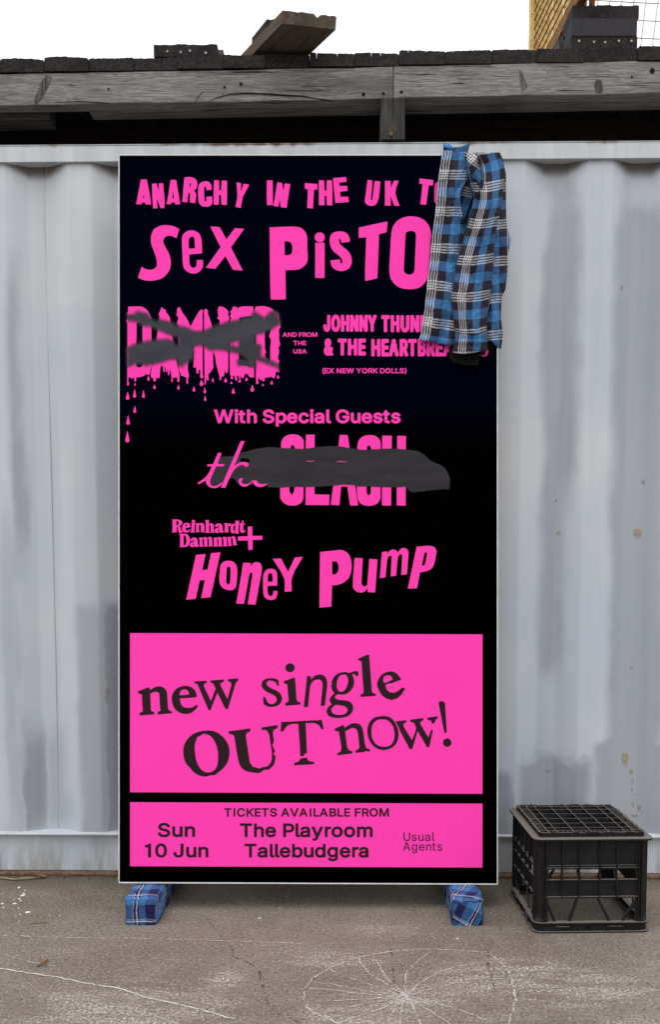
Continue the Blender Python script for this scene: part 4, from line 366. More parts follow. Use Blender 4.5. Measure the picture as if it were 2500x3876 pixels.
def wood_mat(name, c0, c1, dark, axis='x', scale=1.0, rings=False, stain=None, knots=True):
    """grain runs along one axis of the piece"""
    t = NT(name)
    oi = t.n('ObjectInfo'); cc = t.n('TexCoord'); off = t.n('VectorMath', operation='ADD'); t.t.links.new(cc.outputs['Object'], off.inputs[0])
    sc = t.n('VectorMath', operation='SCALE'); cmb = t.n('CombineXYZ')
    for i in range(3): t.t.links.new(oi.outputs['Random'], cmb.inputs[i])
    t.t.links.new(cmb.outputs[0], sc.inputs[0]); sc.inputs['Scale'].default_value = 37.0; t.t.links.new(sc.outputs[0], off.inputs[1])
    def stretched(a, b):
        m = t.n('Mapping'); t.t.links.new(off.outputs[0], m.inputs[0])
        m.inputs['Scale'].default_value = {'x': (a, b, b), 'y': (b, a, b), 'z': (b, b, a)}[axis]; return m.outputs[0]
    warp = t.noise(stretched(.9, 5), 2.0 * scale, 3, .5)
    v = t.n('VectorMath', operation='ADD'); g = stretched(1.8, 62); t.t.links.new(g, v.inputs[0])
    wv = t.n('CombineXYZ'); wsc = t.math('MULTIPLY', warp, 7.0)
    for i in range(3): t.t.links.new(wsc, wv.inputs[i])
    t.t.links.new(wv.outputs[0], v.inputs[1])
    grain = t.noise(v.outputs[0], 1.6 * scale, 5, .65); fib = t.noise(stretched(9, 330), 1.0 * scale, 3, .6); cloud = t.noise(stretched(2.2, 6), 1.2, 4, .6)
    col = t.mix(t.smooth(grain, .34, .66), c0, c1)
    col = t.mix(t.smooth(fib, .47, .66, 0, .8), col, dark)
    col = t.mix(t.smooth(cloud, .46, .70, 0, .7), col, dark)
    if knots:
        kn = t.vor(stretched(2.6, 6.5), 1.0); col = t.mix(t.smooth(kn, .16, .05, 0, .85), col, [k * .45 for k in dark])
    if stain: col = t.mix(t.smooth(t.noise(stretched(2, 3), 2.1, 3), .5, .66, 0, .7), col, stain)
    crack = t.smooth(t.noise(stretched(.8, 30), 2.3 * scale, 2, .4, 1.0), .655, .675)
    col = t.mix(t.math('MULTIPLY', crack, .85), col, (.012, .010, .010))
    h = t.math('SUBTRACT', t.math('ADD', t.math('MULTIPLY', grain, .6), t.math('MULTIPLY', fib, .5)), crack)
    t.bump(h, .6, .004)
    return t.set(col, .88, .2)
def plain_mat(name, col, rough=.6, spec=.3, var=.25, scale=30, bump=.15):
    t = NT(name); c = t.coord(); n = t.noise(c, scale, 5, .65)
    cc = t.mix(t.smooth(n, .3, .7), [k * (1 - var) for k in col], [min(1, k * (1 + var)) for k in col])
    if bump: t.bump(n, bump, .003)
    return t.set(cc, rough, spec)
M = {}
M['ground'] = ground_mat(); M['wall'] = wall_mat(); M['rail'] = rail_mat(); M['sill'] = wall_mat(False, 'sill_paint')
M['rust'] = rust_mat('brown_rust', (.10, .055, .035), (.20, .13, .09)); M['tan_rust'] = rust_mat('peeled_primer', (.29, .24, .175), (.40, .36, .29), 130, (.07, .03, .015))
M['beam'] = wood_mat('weathered_beam', (.165, .157, .158), (.30, .29, .29), (.085, .075, .073), 'x', 1.6)
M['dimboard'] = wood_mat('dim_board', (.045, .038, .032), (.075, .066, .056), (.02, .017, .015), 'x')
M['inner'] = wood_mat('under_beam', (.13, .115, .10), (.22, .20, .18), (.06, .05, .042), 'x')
M['plank'] = wood_mat('dark_roof_plank', (.014, .0128, .0128), (.044, .039, .037), (.006, .0055, .0055), 'y', stain=(.030, .024, .026))
M['post'] = wood_mat('damp_post', (.034, .034, .032), (.075, .074, .07), (.025, .022, .02), 'z', knots=False)
M['lean'] = wood_mat('brown_plank', (.075, .064, .056), (.145, .128, .114), (.04, .032, .028), 'y', stain=(.10, .066, .042))
M['board2'] = wood_mat('grey_plank', (.05, .047, .045), (.12, .115, .11), (.025, .022, .02), 'y')
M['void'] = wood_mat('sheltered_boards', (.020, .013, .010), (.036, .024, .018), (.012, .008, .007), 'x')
M['nail'] = plain_mat('nail_heads', (.30, .30, .30), .5, .4)
M['smoothblock'] = plain_mat('slate_coloured_board', (.040, .038, .046), .85, .15, .12, 60)

# ---------------------------------------------------------------- ground
mb = MB(); mb.add([(-40, -20, 0), (40, -20, 0), (40, 60, 0), (-40, 60, 0)], [(0, 1, 2, 3)])
tag(mb.build('ground', M['ground']), kind='structure')

# ---------------------------------------------------------------- shipping container
YC, YAW = 3.472, -math.atan(.016)
box = empty('shipping_container', (0, YC, 0), (0, 0, YAW)); tag(box, 'long pale grey corrugated steel shipping container standing behind the poster board', 'shipping container')
X0, X1, DEEP = -2.99, 3.05, .036
ZB, ZT = .156, 2.545
prof = []; per, flat, slope = .302, .082, .076
k = -7
while True:
    a = -.917 + per * k
    if a > X1: break
    for dx, dy in ((0, 0), (flat, 0), (flat + slope, DEEP), (per - slope, DEEP)): prof.append((a + dx, dy))
    k += 1
prof = [p for p in prof if X0 <= p[0] <= X1]
# round the bends
rp = []
for i, p in enumerate(prof):
    if 0 < i < len(prof) - 1:
        a, b, c = Vector(prof[i - 1]), Vector(p), Vector(prof[i + 1]); r_ = .0075
        p0 = b + (a - b).normalized() * r_; p2 = b + (c - b).normalized() * r_
        for q in (0, .25, .5, .75, 1): rp.append(tuple(p0.lerp(b, q).lerp(b.lerp(p2, q), q)))
    else: rp.append(p)
mb = MB(); zs = [ZB + (ZT - ZB) * i / 12 for i in range(13)]
for z in zs:
    for j, (a, b) in enumerate(rp):
        mb.v.append((a, b + .0016 * math.sin(z * 3.1 + a * 2.3) + .001 * math.sin(z * 7 + a * 9), z))
n = len(rp)
for i in range(12):
    for j in range(n - 1): mb.f.append((i * n + j, i * n + j + 1, (i + 1) * n + j + 1, (i + 1) * n + j))
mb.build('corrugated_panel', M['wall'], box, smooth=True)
mb = MB(); mb.box(X0, X1, -.012, .075, 2.534, 2.588); mb.box(X0, X1, -.014, .09, 2.5882, 2.5915)
mb.build('top_rail', M['rail'], box, bevel=.004)
mb = MB()
# rolled bottom rail: upper lip, recessed web
mb.box(X0, X1, -.010, .05, .150, .158); mb.box(X0, X1, .012, .05, .012, .150)
mb.build('bottom_rail', M['sill'], box, bevel=.003)
mb = MB(); mb.box(X0, X1, -.016, .05, .001, .0115); mb.build('foot_flange', M['rust'], box, bevel=.002)
# wavy weld bead along the bottom of the panel and the upright seam
mb = MB(); mb.tube([(a, b - .002, .1585 + .0012 * math.sin(i * 1.7)) for i, (a, b) in enumerate(rp)], .0032, 5)
mb.build('weld_bead', M['rail'], box, smooth=True)
mb = MB(); mb.tube([(-1.008 + .002 * math.sin(z * 2.1), DEEP - .0008, z) for z in np.linspace(.162, 2.535, 30)], .0022, 6)
mb.build('weld_seam', M['wall'], box, smooth=True)
mb = MB(); mb.box(X0, X1, .076, 2.36, 2.55, 2.5875); mb.build('roof_panel', M['rail'], box)
mb = MB(); mb.box(X0, X0 + .05, .06, 2.36, .012, 2.54); mb.box(X1 - .05, X1, .06, 2.36, .012, 2.54); mb.box(X0 + .05, X1 - .05, 2.31, 2.36, .012, 2.54)
mb.build('end_wall', M['sill'], box)
def blob(cx, cz, rx, rz, y, n=22, rough=.35, seed=0):
    q = random.Random(seed); pts = []
    for i in range(n):
        a = 2 * math.pi * i / n; r_ = 1 + q.uniform(-rough, rough)
        pts.append((cx + rx * r_ * math.cos(a), cz + rz * r_ * math.sin(a)))
    m = MB(); m.prism(pts, y, y - .0012, lambda p, q_, a: (p, a, q_)); return m
def wall_y(x):
    for (a, b), (c, d) in zip(prof, prof[1:]):
        if a <= x <= c: return b + (d - b) * (x - a) / (c - a)
    return 0
RUST = [(2422, 2015, 17, 22), (2120, 2017, 8, 15), (2113, 1895, 7, 7), (2445, 1820, 6, 9), (2360, 1086, 6, 9), (2373, 2880, 17, 33), (2397, 2925, 9, 12), (2403, 2960, 4, 18), (2400, 2995, 4, 9),
        (2409, 3012, 4, 4), (2404, 3050, 5, 13), (2426, 3062, 9, 13), (2409, 3092, 15, 10), (2380, 3089, 4, 4), (161, 3084, 4, 15), (252, 3096, 6, 9), (402, 2620, 5, 18), (396, 2650, 3, 10), (170, 2967, 5, 6), (2082, 2923, 12, 5), (2398, 2532, 6, 6)]
for i, (u, v, ru, rv) in enumerate(RUST):
    x, z = wp(u, v); s_ = 2.9 / FPX
    sl = 1.0
    y = min(wall_y(x + d * ru * s_) for d in (-1, -.5, 0, .5, 1)) - .0004
    # follow the slope of the rib it sits on
    ya, yb = wall_y(x - ru * s_), wall_y(x + ru * s_)
    m = MB(); q = random.Random(i); pts = []
    for j in range(24):
        a = 2 * math.pi * j / 24; r_ = 1 + q.uniform(-.4, .25)
        pts.append((x + ru * s_ * r_ * math.cos(a), z + rv * s_ * r_ * math.sin(a)))
    m.prism(pts, .0006, .0014, lambda p, q_, a: (p, wall_y(p) - a, q_))
    m.build('rust_patch', M['tan_rust'], box, fix=True)

# ---------------------------------------------------------------- timber roof over the container
roof = empty('timber_roof', (0, 3.46, 2.592)); tag(roof, 'flat weathered timber roof of planks on grey beams above the container', 'roof')
RX, RY, RZ = 0, 3.46, 2.592
def rz(x): return 2.735 + .0175 * x - RZ      # underside of the front beam, rising to the right
def slab(name, mat, xa, xb, ya, yb, za, zb, bev=.003, jit=.0015, seg=24):
    """long timber following the roof's slope, faces slightly uneven"""
    m = MB(); q = random.Random(hash(name) % 97 + int(xa * 100)); rows = []
    for i in range(seg + 1):
        x = xa + (xb - xa) * i / seg; b = rz(x); jt = lambda: q.uniform(-jit, jit)
        rows.append([(x, ya + jt(), b + za + jt()), (x, ya + jt(), b + zb + jt()), (x, yb, b + zb), (x, yb, b + za + jt())])
    for r_ in rows: m.v += r_
    for i in range(seg):
        for k_ in range(4): m.f.append((i * 4 + k_, i * 4 + (k_ + 1) % 4, i * 4 + 4 + (k_ + 1) % 4, i * 4 + 4 + k_))
    m.f += [(0, 1, 2, 3), tuple(seg * 4 + k_ for k_ in (3, 2, 1, 0))]
    return m.build(name, mat, roof, bevel=bev)
xj = .218
b1 = slab('fascia_beam', M['beam'], -3.0, xj - .001, .0, .058, 0, .105); b2 = slab('fascia_beam', M['beam'], xj + .001, 3.0, -.002, .058, .001, .107)
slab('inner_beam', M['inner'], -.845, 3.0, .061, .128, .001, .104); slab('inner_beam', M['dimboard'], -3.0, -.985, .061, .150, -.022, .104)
# knots, splits and bolt holes worn into the front faces
def split(pts, w):
    m = MB()
    for i in range(len(pts) - 1):
        p, q = Vector(pts[i]), Vector(pts[i + 1]); d = (q - p).normalized(); nrm = Vector((-d.z, 0, d.x))
        wa = w * math.sin(math.pi * (i + .05) / (len(pts) - .9)) + .0006; wb = w * math.sin(math.pi * min(1, (i + 1) / (len(pts) - .9))) + .0006
        m.add([p + nrm * wa, p - nrm * wa, q - nrm * wb, q + nrm * wb], [(0, 1, 2, 3)])
    return m
M['crack'] = plain_mat('open_crack', (.010, .009, .009), .95, .1, .3, 40, 0)
def pr(u, v, y=3.4575):
    p = on_y(u, v, y); return (p.x, p.y - RY, p.z - RZ)
for pts, w_ in (([(786, 388), (820, 370), (870, 357), (940, 353), (1010, 356), (1080, 361), (1150, 364), (1190, 372), (1265, 386)], .0022), ([(737, 390), (750, 366), (770, 345)], .0008),
                ([(205, 388), (300, 384), (400, 390), (420, 392)], .0012), ([(1200, 373), (1225, 376), (1265, 383)], .0012), ([(845, 365), (846, 350)], .0006)):
    split([pr(u, v) for u, v in pts], w_).build('split', M['crack'], roof, fix=False)
for u, v, r_ in ((1377, 356, .006), (1452, 353, .005), (1521, 348, .005), (850, 329, .004), (410, 335, .003), (2472, 268, .009), (2395, 291, .004), (912, 317, .005)):
    m = MB(); p = pr(u, v, 3.4568); m.tube([(p[0], p[1], p[2]), (p[0], p[1] + .002, p[2])], r_, 9); m.build('bolt_hole', M['crack'], roof)
M['knot'] = wood_mat('resin_knot', (.075, .064, .060), (.17, .155, .15), (.04, .033, .03), 'z', knots=False)
for poly in ([(128, 384), (140, 345), (160, 300), (178, 283), (195, 290), (180, 330), (155, 370), (135, 392)], [(1978, 360), (1968, 300), (1966, 262), (1976, 268), (1998, 320), (2008, 352), (1996, 360)], [(2258, 352), (2250, 320), (2262, 298), (2280, 305), (2287, 345), (2275, 355)]):
    m = MB(); pts = [pr(u, v) for u, v in poly]
    m.prism([(p[0], p[2]) for p in pts], -.0026, .001, lambda a, b, c: (a, c, b)); m.build('knot', M['knot'], roof, bevel=.001)
# support block and joists
p0 = on_y(888 * 1.6234, 228 * 1.6234, 3.462); p1 = on_y(945 * 1.6234, 228 * 1.6234, 3.462)
m = MB(); m.box(p0.x, p1.x, -.009, .081, .0068, rz(.21) - .0012); m.build('support_post', M['post'], roof, bevel=.003)
M['lichen'] = plain_mat('yellow_lichen', (.13, .105, .03), .9, .1, .4, 200)
bm_ = MB(); c_ = on_y(1473, 498, 3.46)
q = random.Random(3)
for i in range(16):
    x, z = c_.x + q.gauss(0, .014), c_.z + q.gauss(0, .006); r_ = q.uniform(.001, .003)
    bm_.tube([(x, -.0088, z - RZ), (x, -.0102, z - RZ)], r_, 6)
bm_.build('lichen', M['lichen'], roof)
m = MB(); c_ = on_y(1481, 511, 3.4585); m.tube([(c_.x, -.0135, c_.z - RZ), (c_.x, -.008, c_.z - RZ)], .0075, 8); m.build('bolt', M['rust'], roof)
for xa, xb, ya, yb in ((-3.0, 3.0, .42, .48), (-3.0, 3.0, 1.1, 1.16), (-3.0, 3.0, 1.78, 1.84)):
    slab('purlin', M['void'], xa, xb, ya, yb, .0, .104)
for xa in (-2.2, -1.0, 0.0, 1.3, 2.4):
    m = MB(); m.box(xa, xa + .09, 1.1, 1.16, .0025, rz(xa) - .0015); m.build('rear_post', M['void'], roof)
m = MB(); m.box(-2.99, 2.99, 1.86, 1.88, .0025, .25); m.build('rear_light_stop', M['void'], roof)  # board added to stop light entering the gap from behind
# planks: end grain to the front, tops cupped and split
edges = [0, 169, 336, 505, 671, 842, 1006, 1173, 1343, 1512, 1688, 1861, 2034, 2213, 2415, 2580]
xs = [on_y(u, 225, 3.46).x for u in edges]
xs = [xs[0] - .15 * i for i in range(12, 0, -1)] + xs + [xs[-1] + .153 * i for i in range(1, 11)]
for i in range(len(xs) - 1):
    q = random.Random(i * 31 + 5); a, b = xs[i] + .0001, xs[i + 1] - q.uniform(.0001, .0003)
    z0 = rz((a + b) / 2) + .1078; th = .0425 + q.uniform(-.002, .003); cup = q.uniform(-.004, .004); tilt = q.uniform(-.0025, .0025)
    top = []; N = 22; ncr = q.choice((0, 1, 1, 2)); cr = [q.uniform(.15, .85) for _ in range(ncr)]
    for j in range(N + 1):
        t_ = j / N; h = th + cup * (1 - (2 * t_ - 1) ** 2) + tilt * (2 * t_ - 1) + q.uniform(-.0012, .0012)
        if j in (0, N): h -= .003
        top.append((a + (b - a) * t_, z0 + h))
        for c_ in cr:
            if abs(c_ - t_ - .5 / N) < .5 / N:
                xx = a + (b - a) * c_; top += [(xx - .0008, z0 + h - .001), (xx, z0 + h - q.uniform(.006, .022)), (xx + .001, z0 + h - .001)]
    poly = [(a + .001, z0), (b - .001, z0)] + top[::-1]
    m = MB(); fy = -.004 + q.uniform(-.004, .004)
    m.prism(poly, fy, 1.95 + q.uniform(-.03, .03), lambda p, r_, y: (p, y, r_))
    m.build('roof_plank', M['plank'], roof)

# ---------------------------------------------------------------- loose timber lying on the roof
def roof_top(x): return 2.735 + .0175 * x + .1078 + .046
def block(name, mat, xa, xb, ya, yb, z0, z1, label, cat, group=None, bev=.002, ragged=True, seed=1):
    q = random.Random(seed); cx = (xa + xb) / 2
    top = [(xa + (xb - xa) * j / 18, z1 + (q.uniform(-.0022, .0022) if ragged and 0 < j < 18 else 0)) for j in range(19)]
    bot = [(xa, z0), (xb, z0)]
    m = MB(); m.prism([(p - cx, r_ - z0) for p, r_ in bot + top[::-1]], 0, yb - ya, lambda p, r_, y: (p, y, r_))
    o = m.build(name, mat, bevel=0, loc=(cx, ya, z0)); tag(o, label, cat, group); return o
def nails(o, us, y, parent_loc):
    for u, v in us:
        p = on_y(u, v, y - .0015); m = MB()
        m.tube([(p.x - parent_loc[0], -.0022, p.z - parent_loc[2]), (p.x - parent_loc[0], .002, p.z - parent_loc[2])], .0042, 9)
        m.build('nail', M['nail'], o)
rt = roof_top(-.45)
pa, pb = on_y(582, 221, 3.468), on_y(823, 221, 3.468)
o = block('plank_offcut', M['plank'], pa.x, pb.x, 3.468, 4.3, rt, rt + .040, 'dark plank end with four pale nail heads lying flat near the left of the roof', 'plank', 'loose planks on the roof', seed=4)
nails(o, [(633, 194), (684, 197), (719, 192), (779, 200)], 3.468, (o.location))
pa, pb = on_y(612, 170, 3.58), on_y(845, 170, 3.58)
block('plank_offcut', M['board2'], pa.x, pb.x, 3.58, 4.5, rt + .041, rt + .079, 'grey plank lying on top of the nailed dark plank end', 'plank', 'loose planks on the roof', seed=6)
# plank jutting out over the roof edge towards the viewer
zl = 2.902
P = [on_z(657 * 1.6234, 55 * 1.6234, zl), on_z(783.6 * 1.6234, 70 * 1.6234, zl)]
dl = Vector((-.49, .87, 0)).normalized(); org = (P[0] + P[1]) / 2
poly = [P[0], P[1], P[1] + dl * 1.15, P[0] + dl * 1.1]
ang = math.atan2(dl.y, dl.x) - math.pi / 2; inv = Matrix.Rotation(-ang, 3, 'Z')
def lay(name, poly, z, th, mat, label, seed):
    q = random.Random(seed); org = Vector((poly[0].x, poly[0].y, z)); pl = [inv @ (Vector((p.x, p.y, 0)) - Vector((org.x, org.y, 0))) for p in poly]
    m = MB(); N = 14
    f = [pl[0].lerp(pl[1], j / N) for j in range(N + 1)]; bk = [pl[3].lerp(pl[2], j / N) for j in range(N + 1)]
    vs = []
    for j in range(N + 1):
        wob = q.uniform(-.0025, .0025) if 0 < j < N else 0; n2 = -.010 if j == 9 else 0
        vs += [(f[j].x, f[j].y + wob, 0), (f[j].x + .001, f[j].y + wob - .004, th + q.uniform(-.0015, .0015) + n2), (bk[j].x, bk[j].y, th), (bk[j].x, bk[j].y, 0)]
    fs = []
    for j in range(N):
        for k_ in range(4): fs.append((j * 4 + k_, j * 4 + (k_ + 1) % 4, j * 4 + 4 + (k_ + 1) % 4, j * 4 + 4 + k_))
    fs += [(0, 1, 2, 3), tuple(N * 4 + k_ for k_ in (3, 2, 1, 0))]
    m.add(vs, fs); o = m.build(name, mat, bevel=.0015, loc=org, rot=(0, 0, ang)); tag(o, label, 'plank', 'loose planks on the roof'); return o
lay('loose_plank', poly, zl, .041, M['lean'], 'brown plank jutting diagonally out over the front edge of the roof', 3)
A, B = on_z(953, 143, zl + .079), on_z(1008, 73, zl + .079)
dd = (A - B); dd = Vector((dd.x, dd.y, 0)).normalized()
lay('loose_plank', [B, B + Vector((.10, .012, 0)), A + Vector((.11, .03, 0)), A], zl + .043, .036, M['plank'], 'small dark plank lying on the brown jutting plank', 9)
# bearer under the jutting plank
rt = roof_top(-.3)
block('timber_batten', M['board2'], -.75, -.30, 3.95, 4.02, rt, zl - .001, 'thin batten under the brown jutting plank', 'batten', ragged=False)
# stack at the right
rt = roof_top(.95); za, zb_, zc = 2.946, 3.003, 3.046
pa, pb = on_y(2166, 150, 3.462), on_y(2416, 150, 3.462)
o = block('timber_block', M['plank'], pa.x, pb.x, 3.464, 3.62, rt, za - .0007, 'dark bottom block with five nail heads in the stack at the right of the roof', 'timber block', 'stacked blocks on the roof', seed=11, ragged=False)
nails(o, [(2194, 155), (2251, 158.5), (2293, 160), (2345, 154.5), (2393, 154.5)], 3.464, o.location)
block('timber_block', M['smoothblock'], pa.x + .001, pb.x - .003, 3.461, 3.57, za, zb_, 'smooth slate grey block in the middle of the stack at the right of the roof', 'timber block', 'stacked blocks on the roof', ragged=False)
block('timber_block', M['plank'], pa.x + .001, pb.x + .003, 3.463, 3.60, zb_ + .0007, zc, 'cracked dark block on top of the stack at the right of the roof', 'timber block', 'stacked blocks on the roof', seed=15)
block('grey_plank', M['board2'], pa.x - .004, pa.x + .16, 3.635, 4.5, rt, zc - .012, 'pale grey upright plank end behind the stacked blocks', 'plank', 'loose planks on the roof', seed=17)
# ---------------------------------------------------------------- yellow mesh cage behind the blocks, and a wire fence beyond
M['yellow'] = rust_mat('yellow_paint', (.70, .49, .18), (.82, .64, .30), 24, (.50, .28, .09)); M['cagerust'] = rust_mat('orange_rust', (.20, .085, .03), (.34, .16, .06), 40)
M['galv'] = plain_mat('galvanised_wire', (.46, .43, .40), .6, .3)
CX = 1.0
def side(u, v):   # point on the cage's side plane x = CX
    r = ray(u, v); t = CX / r.x; return Vector((0, 0, CAM_Z)) + r * t
cage = empty('mesh_cage', (CX, 4.06, roof_top(CX))); tag(cage, 'yellow wire mesh cage with rusty frame standing on the right of the roof', 'cage')
off = Vector(cage.location)
lo_n, lo_f = side(2196, 0), side(2095, 189)
dirv = (lo_f - lo_n).normalized(); far = side(2024, 187); far_y = far.y
near = lo_n - dirv * .12; farp = lo_n + dirv * ((far_y - lo_n.y) / dirv.y)
m = MB(); m.bar(near - off, farp - off, .035, .05); m.build('bottom_rail', M['cagerust'], cage, bevel=.003)
H = 1.1
ys = np.linspace(near.y, far_y, 30)
m = MB()
for i, y in enumerate(ys):
    p = near + dirv * ((y - near.y) / dirv.y)
    if i % 3 != 1 or i > 24: m.bar(Vector((CX + .012, y, p.z + .02)) - off, Vector((CX + .012, y, p.z + H)) - off, .010 + .014 * (i % 2), .020, up=(0, 1, 0))
m.build('upright_bars', M['yellow'], cage)
m = MB()
for j in range(26):
    z = .05 + j * .042
    m.tube([Vector((CX - .004, near.y, near.z + z)) - off, Vector((CX - .004, far_y, farp.z + z)) - off], .0032, 6)
m.build('mesh_wires', M['cagerust'], cage)
m = MB(); m.bar(Vector((CX, far_y, roof_top(CX))) - off, Vector((CX, far_y, farp.z + H)) - off, .05, .04, up=(0, 1, 0)); m.build('end_post', M['yellow'], cage, bevel=.003)
m = MB(); m.bar(Vector((CX, near.y, near.z + H)) - off, Vector((CX, far_y, farp.z + H)) - off, .04, .05); m.build('top_rail', M['yellow'], cage, bevel=.003)
for u, y in ((2217, 4.06), (2247, 4.10)):
    p = on_y(u, 30, y); m = MB(); m.tube([Vector((p.x - .012, y, roof_top(1))) - off, Vector((p.x + .012, y, 4.5)) - off], .0125, 12); m.build('leg', M['cagerust'], cage, smooth=True)
fence = empty('wire_fence', (1.5, 5.15, roof_top(1.5))); tag(fence, 'thin grey wire mesh panel behind the stacked blocks at the top right', 'fence')
off = Vector(fence.location); m = MB(); YF = 5.15
for i in range(14):
    u = 2215 + 45.5 * i; a, b = on_y(u + 6, 0, YF), on_y(u - 14 - .6 * i, 190, YF); d = (a - b).normalized()
    m.tube([b - d * .45 - off, a + d * .35 - off], .0026, 6)
for j in range(12):
    v = 4 + 67 * (j - 4); a, b = on_y(2190, v - 6, YF + .004), on_y(2800, v + 26, YF + .004)
    if a.z > roof_top(1.2) + .05: m.tube([a - off, b - off], .0026, 6)
m.build('wire_mesh', M['galv'], fence)
for u in (2200, 2815):
    p = on_y(u, 100, YF + .03); m = MB(); m.tube([Vector((p.x, YF + .02, roof_top(1.5))) - off, Vector((p.x, YF + .02, 4.0)) - off], .012, 8); m.build('post', M['galv'], fence)

# ---------------------------------------------------------------- poster board (leans back; artwork units of .8755 mm measured from its lower edge)
K = .0008755
board = empty('poster_board', (0, 3.137, .0895), (-PITCH, 0, 0)); tag(board, 'tall black poster board with bright pink lettering standing on two cloth wrapped feet', 'poster board')
def ax(u): return (u - 1250) * K
def az(v): return (3343 - v) * K
def black_mat():
    t = NT('black_print'); c = t.coord(); x = t.sep(c)
    ink = t.mix(t.smooth(x[2], 1.40, 1.66), (.0004, .0004, .0004), (.0007, .0010, .0052))
    dust = t.math('MULTIPLY', t.smooth(t.vor(c, 26), .035, .02), t.smooth(t.noise(c, 4, 2), .5, .62))
    return t.set(t.mix(t.math('MULTIPLY', dust, .5), ink, (.10, .10, .11)), .6, .0)
def ink_mat(name, col, rough=.55):
    t = NT(name); c = t.coord(); n = t.noise(c, 5, 3)
    return t.set(t.mix(t.smooth(n, .3, .7), [k * .97 for k in col], col), rough, .06)
M['black'] = black_mat(); M['pink'] = ink_mat('pink_ink', (.94, .050, .42)); M['brownblack'] = ink_mat('dark_ink', (.024, .012, .014)); M['trim'] = plain_mat('white_edge_trim', (.62, .62, .63), .4, .3, .1)
L, T, Rr, B0, B1 = 452.5, 588.5, 1882.5, 3336.5, 3342.5
m = MB()
m.prism([(ax(L), az(B0)), (ax(Rr), az(B1)), (ax(Rr), az(T)), (ax(L), az(T))], 0, .012, lambda a, b, c: (a, c, b)); m.build('printed_face', M['black'], board)
m = MB(); g = 3.9
for (a, b), (c, d) in (((L - g, B0 + g), (L, T - g)), ((Rr, B1 + g), (Rr + g, T - g))): m.box(ax(a), ax(c), -.0035, .013, az(b), az(d))
m.box(ax(L), ax(Rr), -.0035, .013, az(T), az(T - g))
m.prism([(ax(L), az(B0 + g)), (ax(Rr), az(B1 + g)), (ax(Rr), az(B1 + .2)), (ax(L), az(B0 + .2))], -.0035, .013, lambda a, b, c: (a, c, b))
m.build('edge_trim', M['trim'], board)
M['ply'] = wood_mat('plywood_back', (.30, .22, .13), (.40, .30, .19), (.22, .15, .08), 'z')
m = MB(); m.box(ax(L) + .002, ax(Rr) - .002, .0125, .016, az(B0) + .004, az(T) - .003); m.build('back_sheet', M['ply'], board)
for xx in (-.58, .43): m = MB(); m.box(xx, xx + .045, .0165, .0615, .004, 1.9); m.build('rear_brace', M['ply'], board)
def flat(name, polys, y, mat):
    m = MB(); m.prism(polys, y, y - .0002, lambda a, b, c: (a, c, b)); return m.build(name, mat, board)
for q_ in ([(492, 2394.5), (1828, 2399.5), (1828, 3003), (492, 2997)], [(492, 3034.5), (1828, 3040), (1828, 3282), (492, 3277)]):
    flat('pink_panel', [(ax(a), az(b)) for a, b in q_], -.0004, M['pink'])
def rounded(lp):
    """soften gentle bends of a traced outline, leave real corners sharp"""
    n = len(lp); out = []
    def smooth_at(i):
        a, b = lp[i] - lp[i - 1], lp[(i + 1) % n] - lp[i]
        return a.length > 1e-6 and b.length > 1e-6 and a.angle(b) < R(42)
    for i in range(n):
        p0, p1, p2, p3 = lp[i - 1], lp[i], lp[(i + 1) % n], lp[(i + 2) % n]; L_ = (p2 - p1).length; out.append(p1)
        s1, s2_ = smooth_at(i), smooth_at((i + 1) % n)
        if not (s1 or s2_) or L_ < .0012: continue
        t1 = ((p2 - p1).normalized() + (p1 - p0).normalized()).normalized() * L_ if s1 and L_ < 3.2 * (p1 - p0).length else (p2 - p1)
        t2 = ((p3 - p2).normalized() + (p2 - p1).normalized()).normalized() * L_ if s2_ and L_ < 3.2 * (p3 - p2).length else (p2 - p1)
        for t in (.33, .67): out.append(p1 * (2 * t ** 3 - 3 * t * t + 1) + t1 * (t ** 3 - 2 * t * t + t) + p2 * (3 * t * t - 2 * t ** 3) + t2 * (t ** 3 - t * t))
    return out
def print_art(name, entries, mat, y, label=None, soft=False):
    m = MB()
    for x0, y0, s, glyphs in entries:
        for gl in glyphs:
            loops = [[Vector((ax(x0 + float(p.split(',')[0]) * s), az(y0 + float(p.split(',')[1]) * s), 0)) for p in q_.split()] for q_ in gl.split(';')]
            if soft: loops = [rounded(l_) for l_ in loops]
            allp = [p for lp in loops for p in lp]
            m.add([(p.x, y, p.y) for p in allp], tessellate_polygon(loops))
    o = m.build(name, mat, board)
    if label: o['label'] = label
    return o
DARK = ('announcement_lettering', 'ticket_heading', 'date_lettering', 'venue_lettering', 'agent_lettering')
flatg = [(e[0], e[1], e[2], [g_]) for e in ART['tour_lettering'] for g_ in e[3]]
for a, b in ((0, 7), (7, 9), (9, 12), (12, 14), (14, 16)): print_art('tour_lettering', flatg[a:b], M['pink'], -.0008, soft=True)     # word by word
for nm, en in list(ART.items()) + list(LINES.items()):
    if nm != 'tour_lettering': print_art(nm, en, M['brownblack'] if nm in DARK else M['pink'], -.0018 if nm == 'guest_script' else (-.0010 if nm in DARK else -.0008), soft=nm in ART)
drops = []
for d in DROPS.split():
    cx, t0, b0, hw = map(float, d.split(',')); h = b0 - t0; rb = min(hw * 1.05, h * .45)
    pts = []
    for i in range(13):
        a = math.pi * (i / 12) - .15 * math.cos(math.pi * i / 12); pts.append((cx + hw * math.cos(a), b0 - rb + rb * math.sin(a)))
    pts += [(cx - hw * .45, t0 + h * .32), (cx - 1, t0), (cx + 1, t0), (cx + hw * .45, t0 + h * .32)]
    drops.append(' '.join('%.1f,%.1f' % p for p in pts))
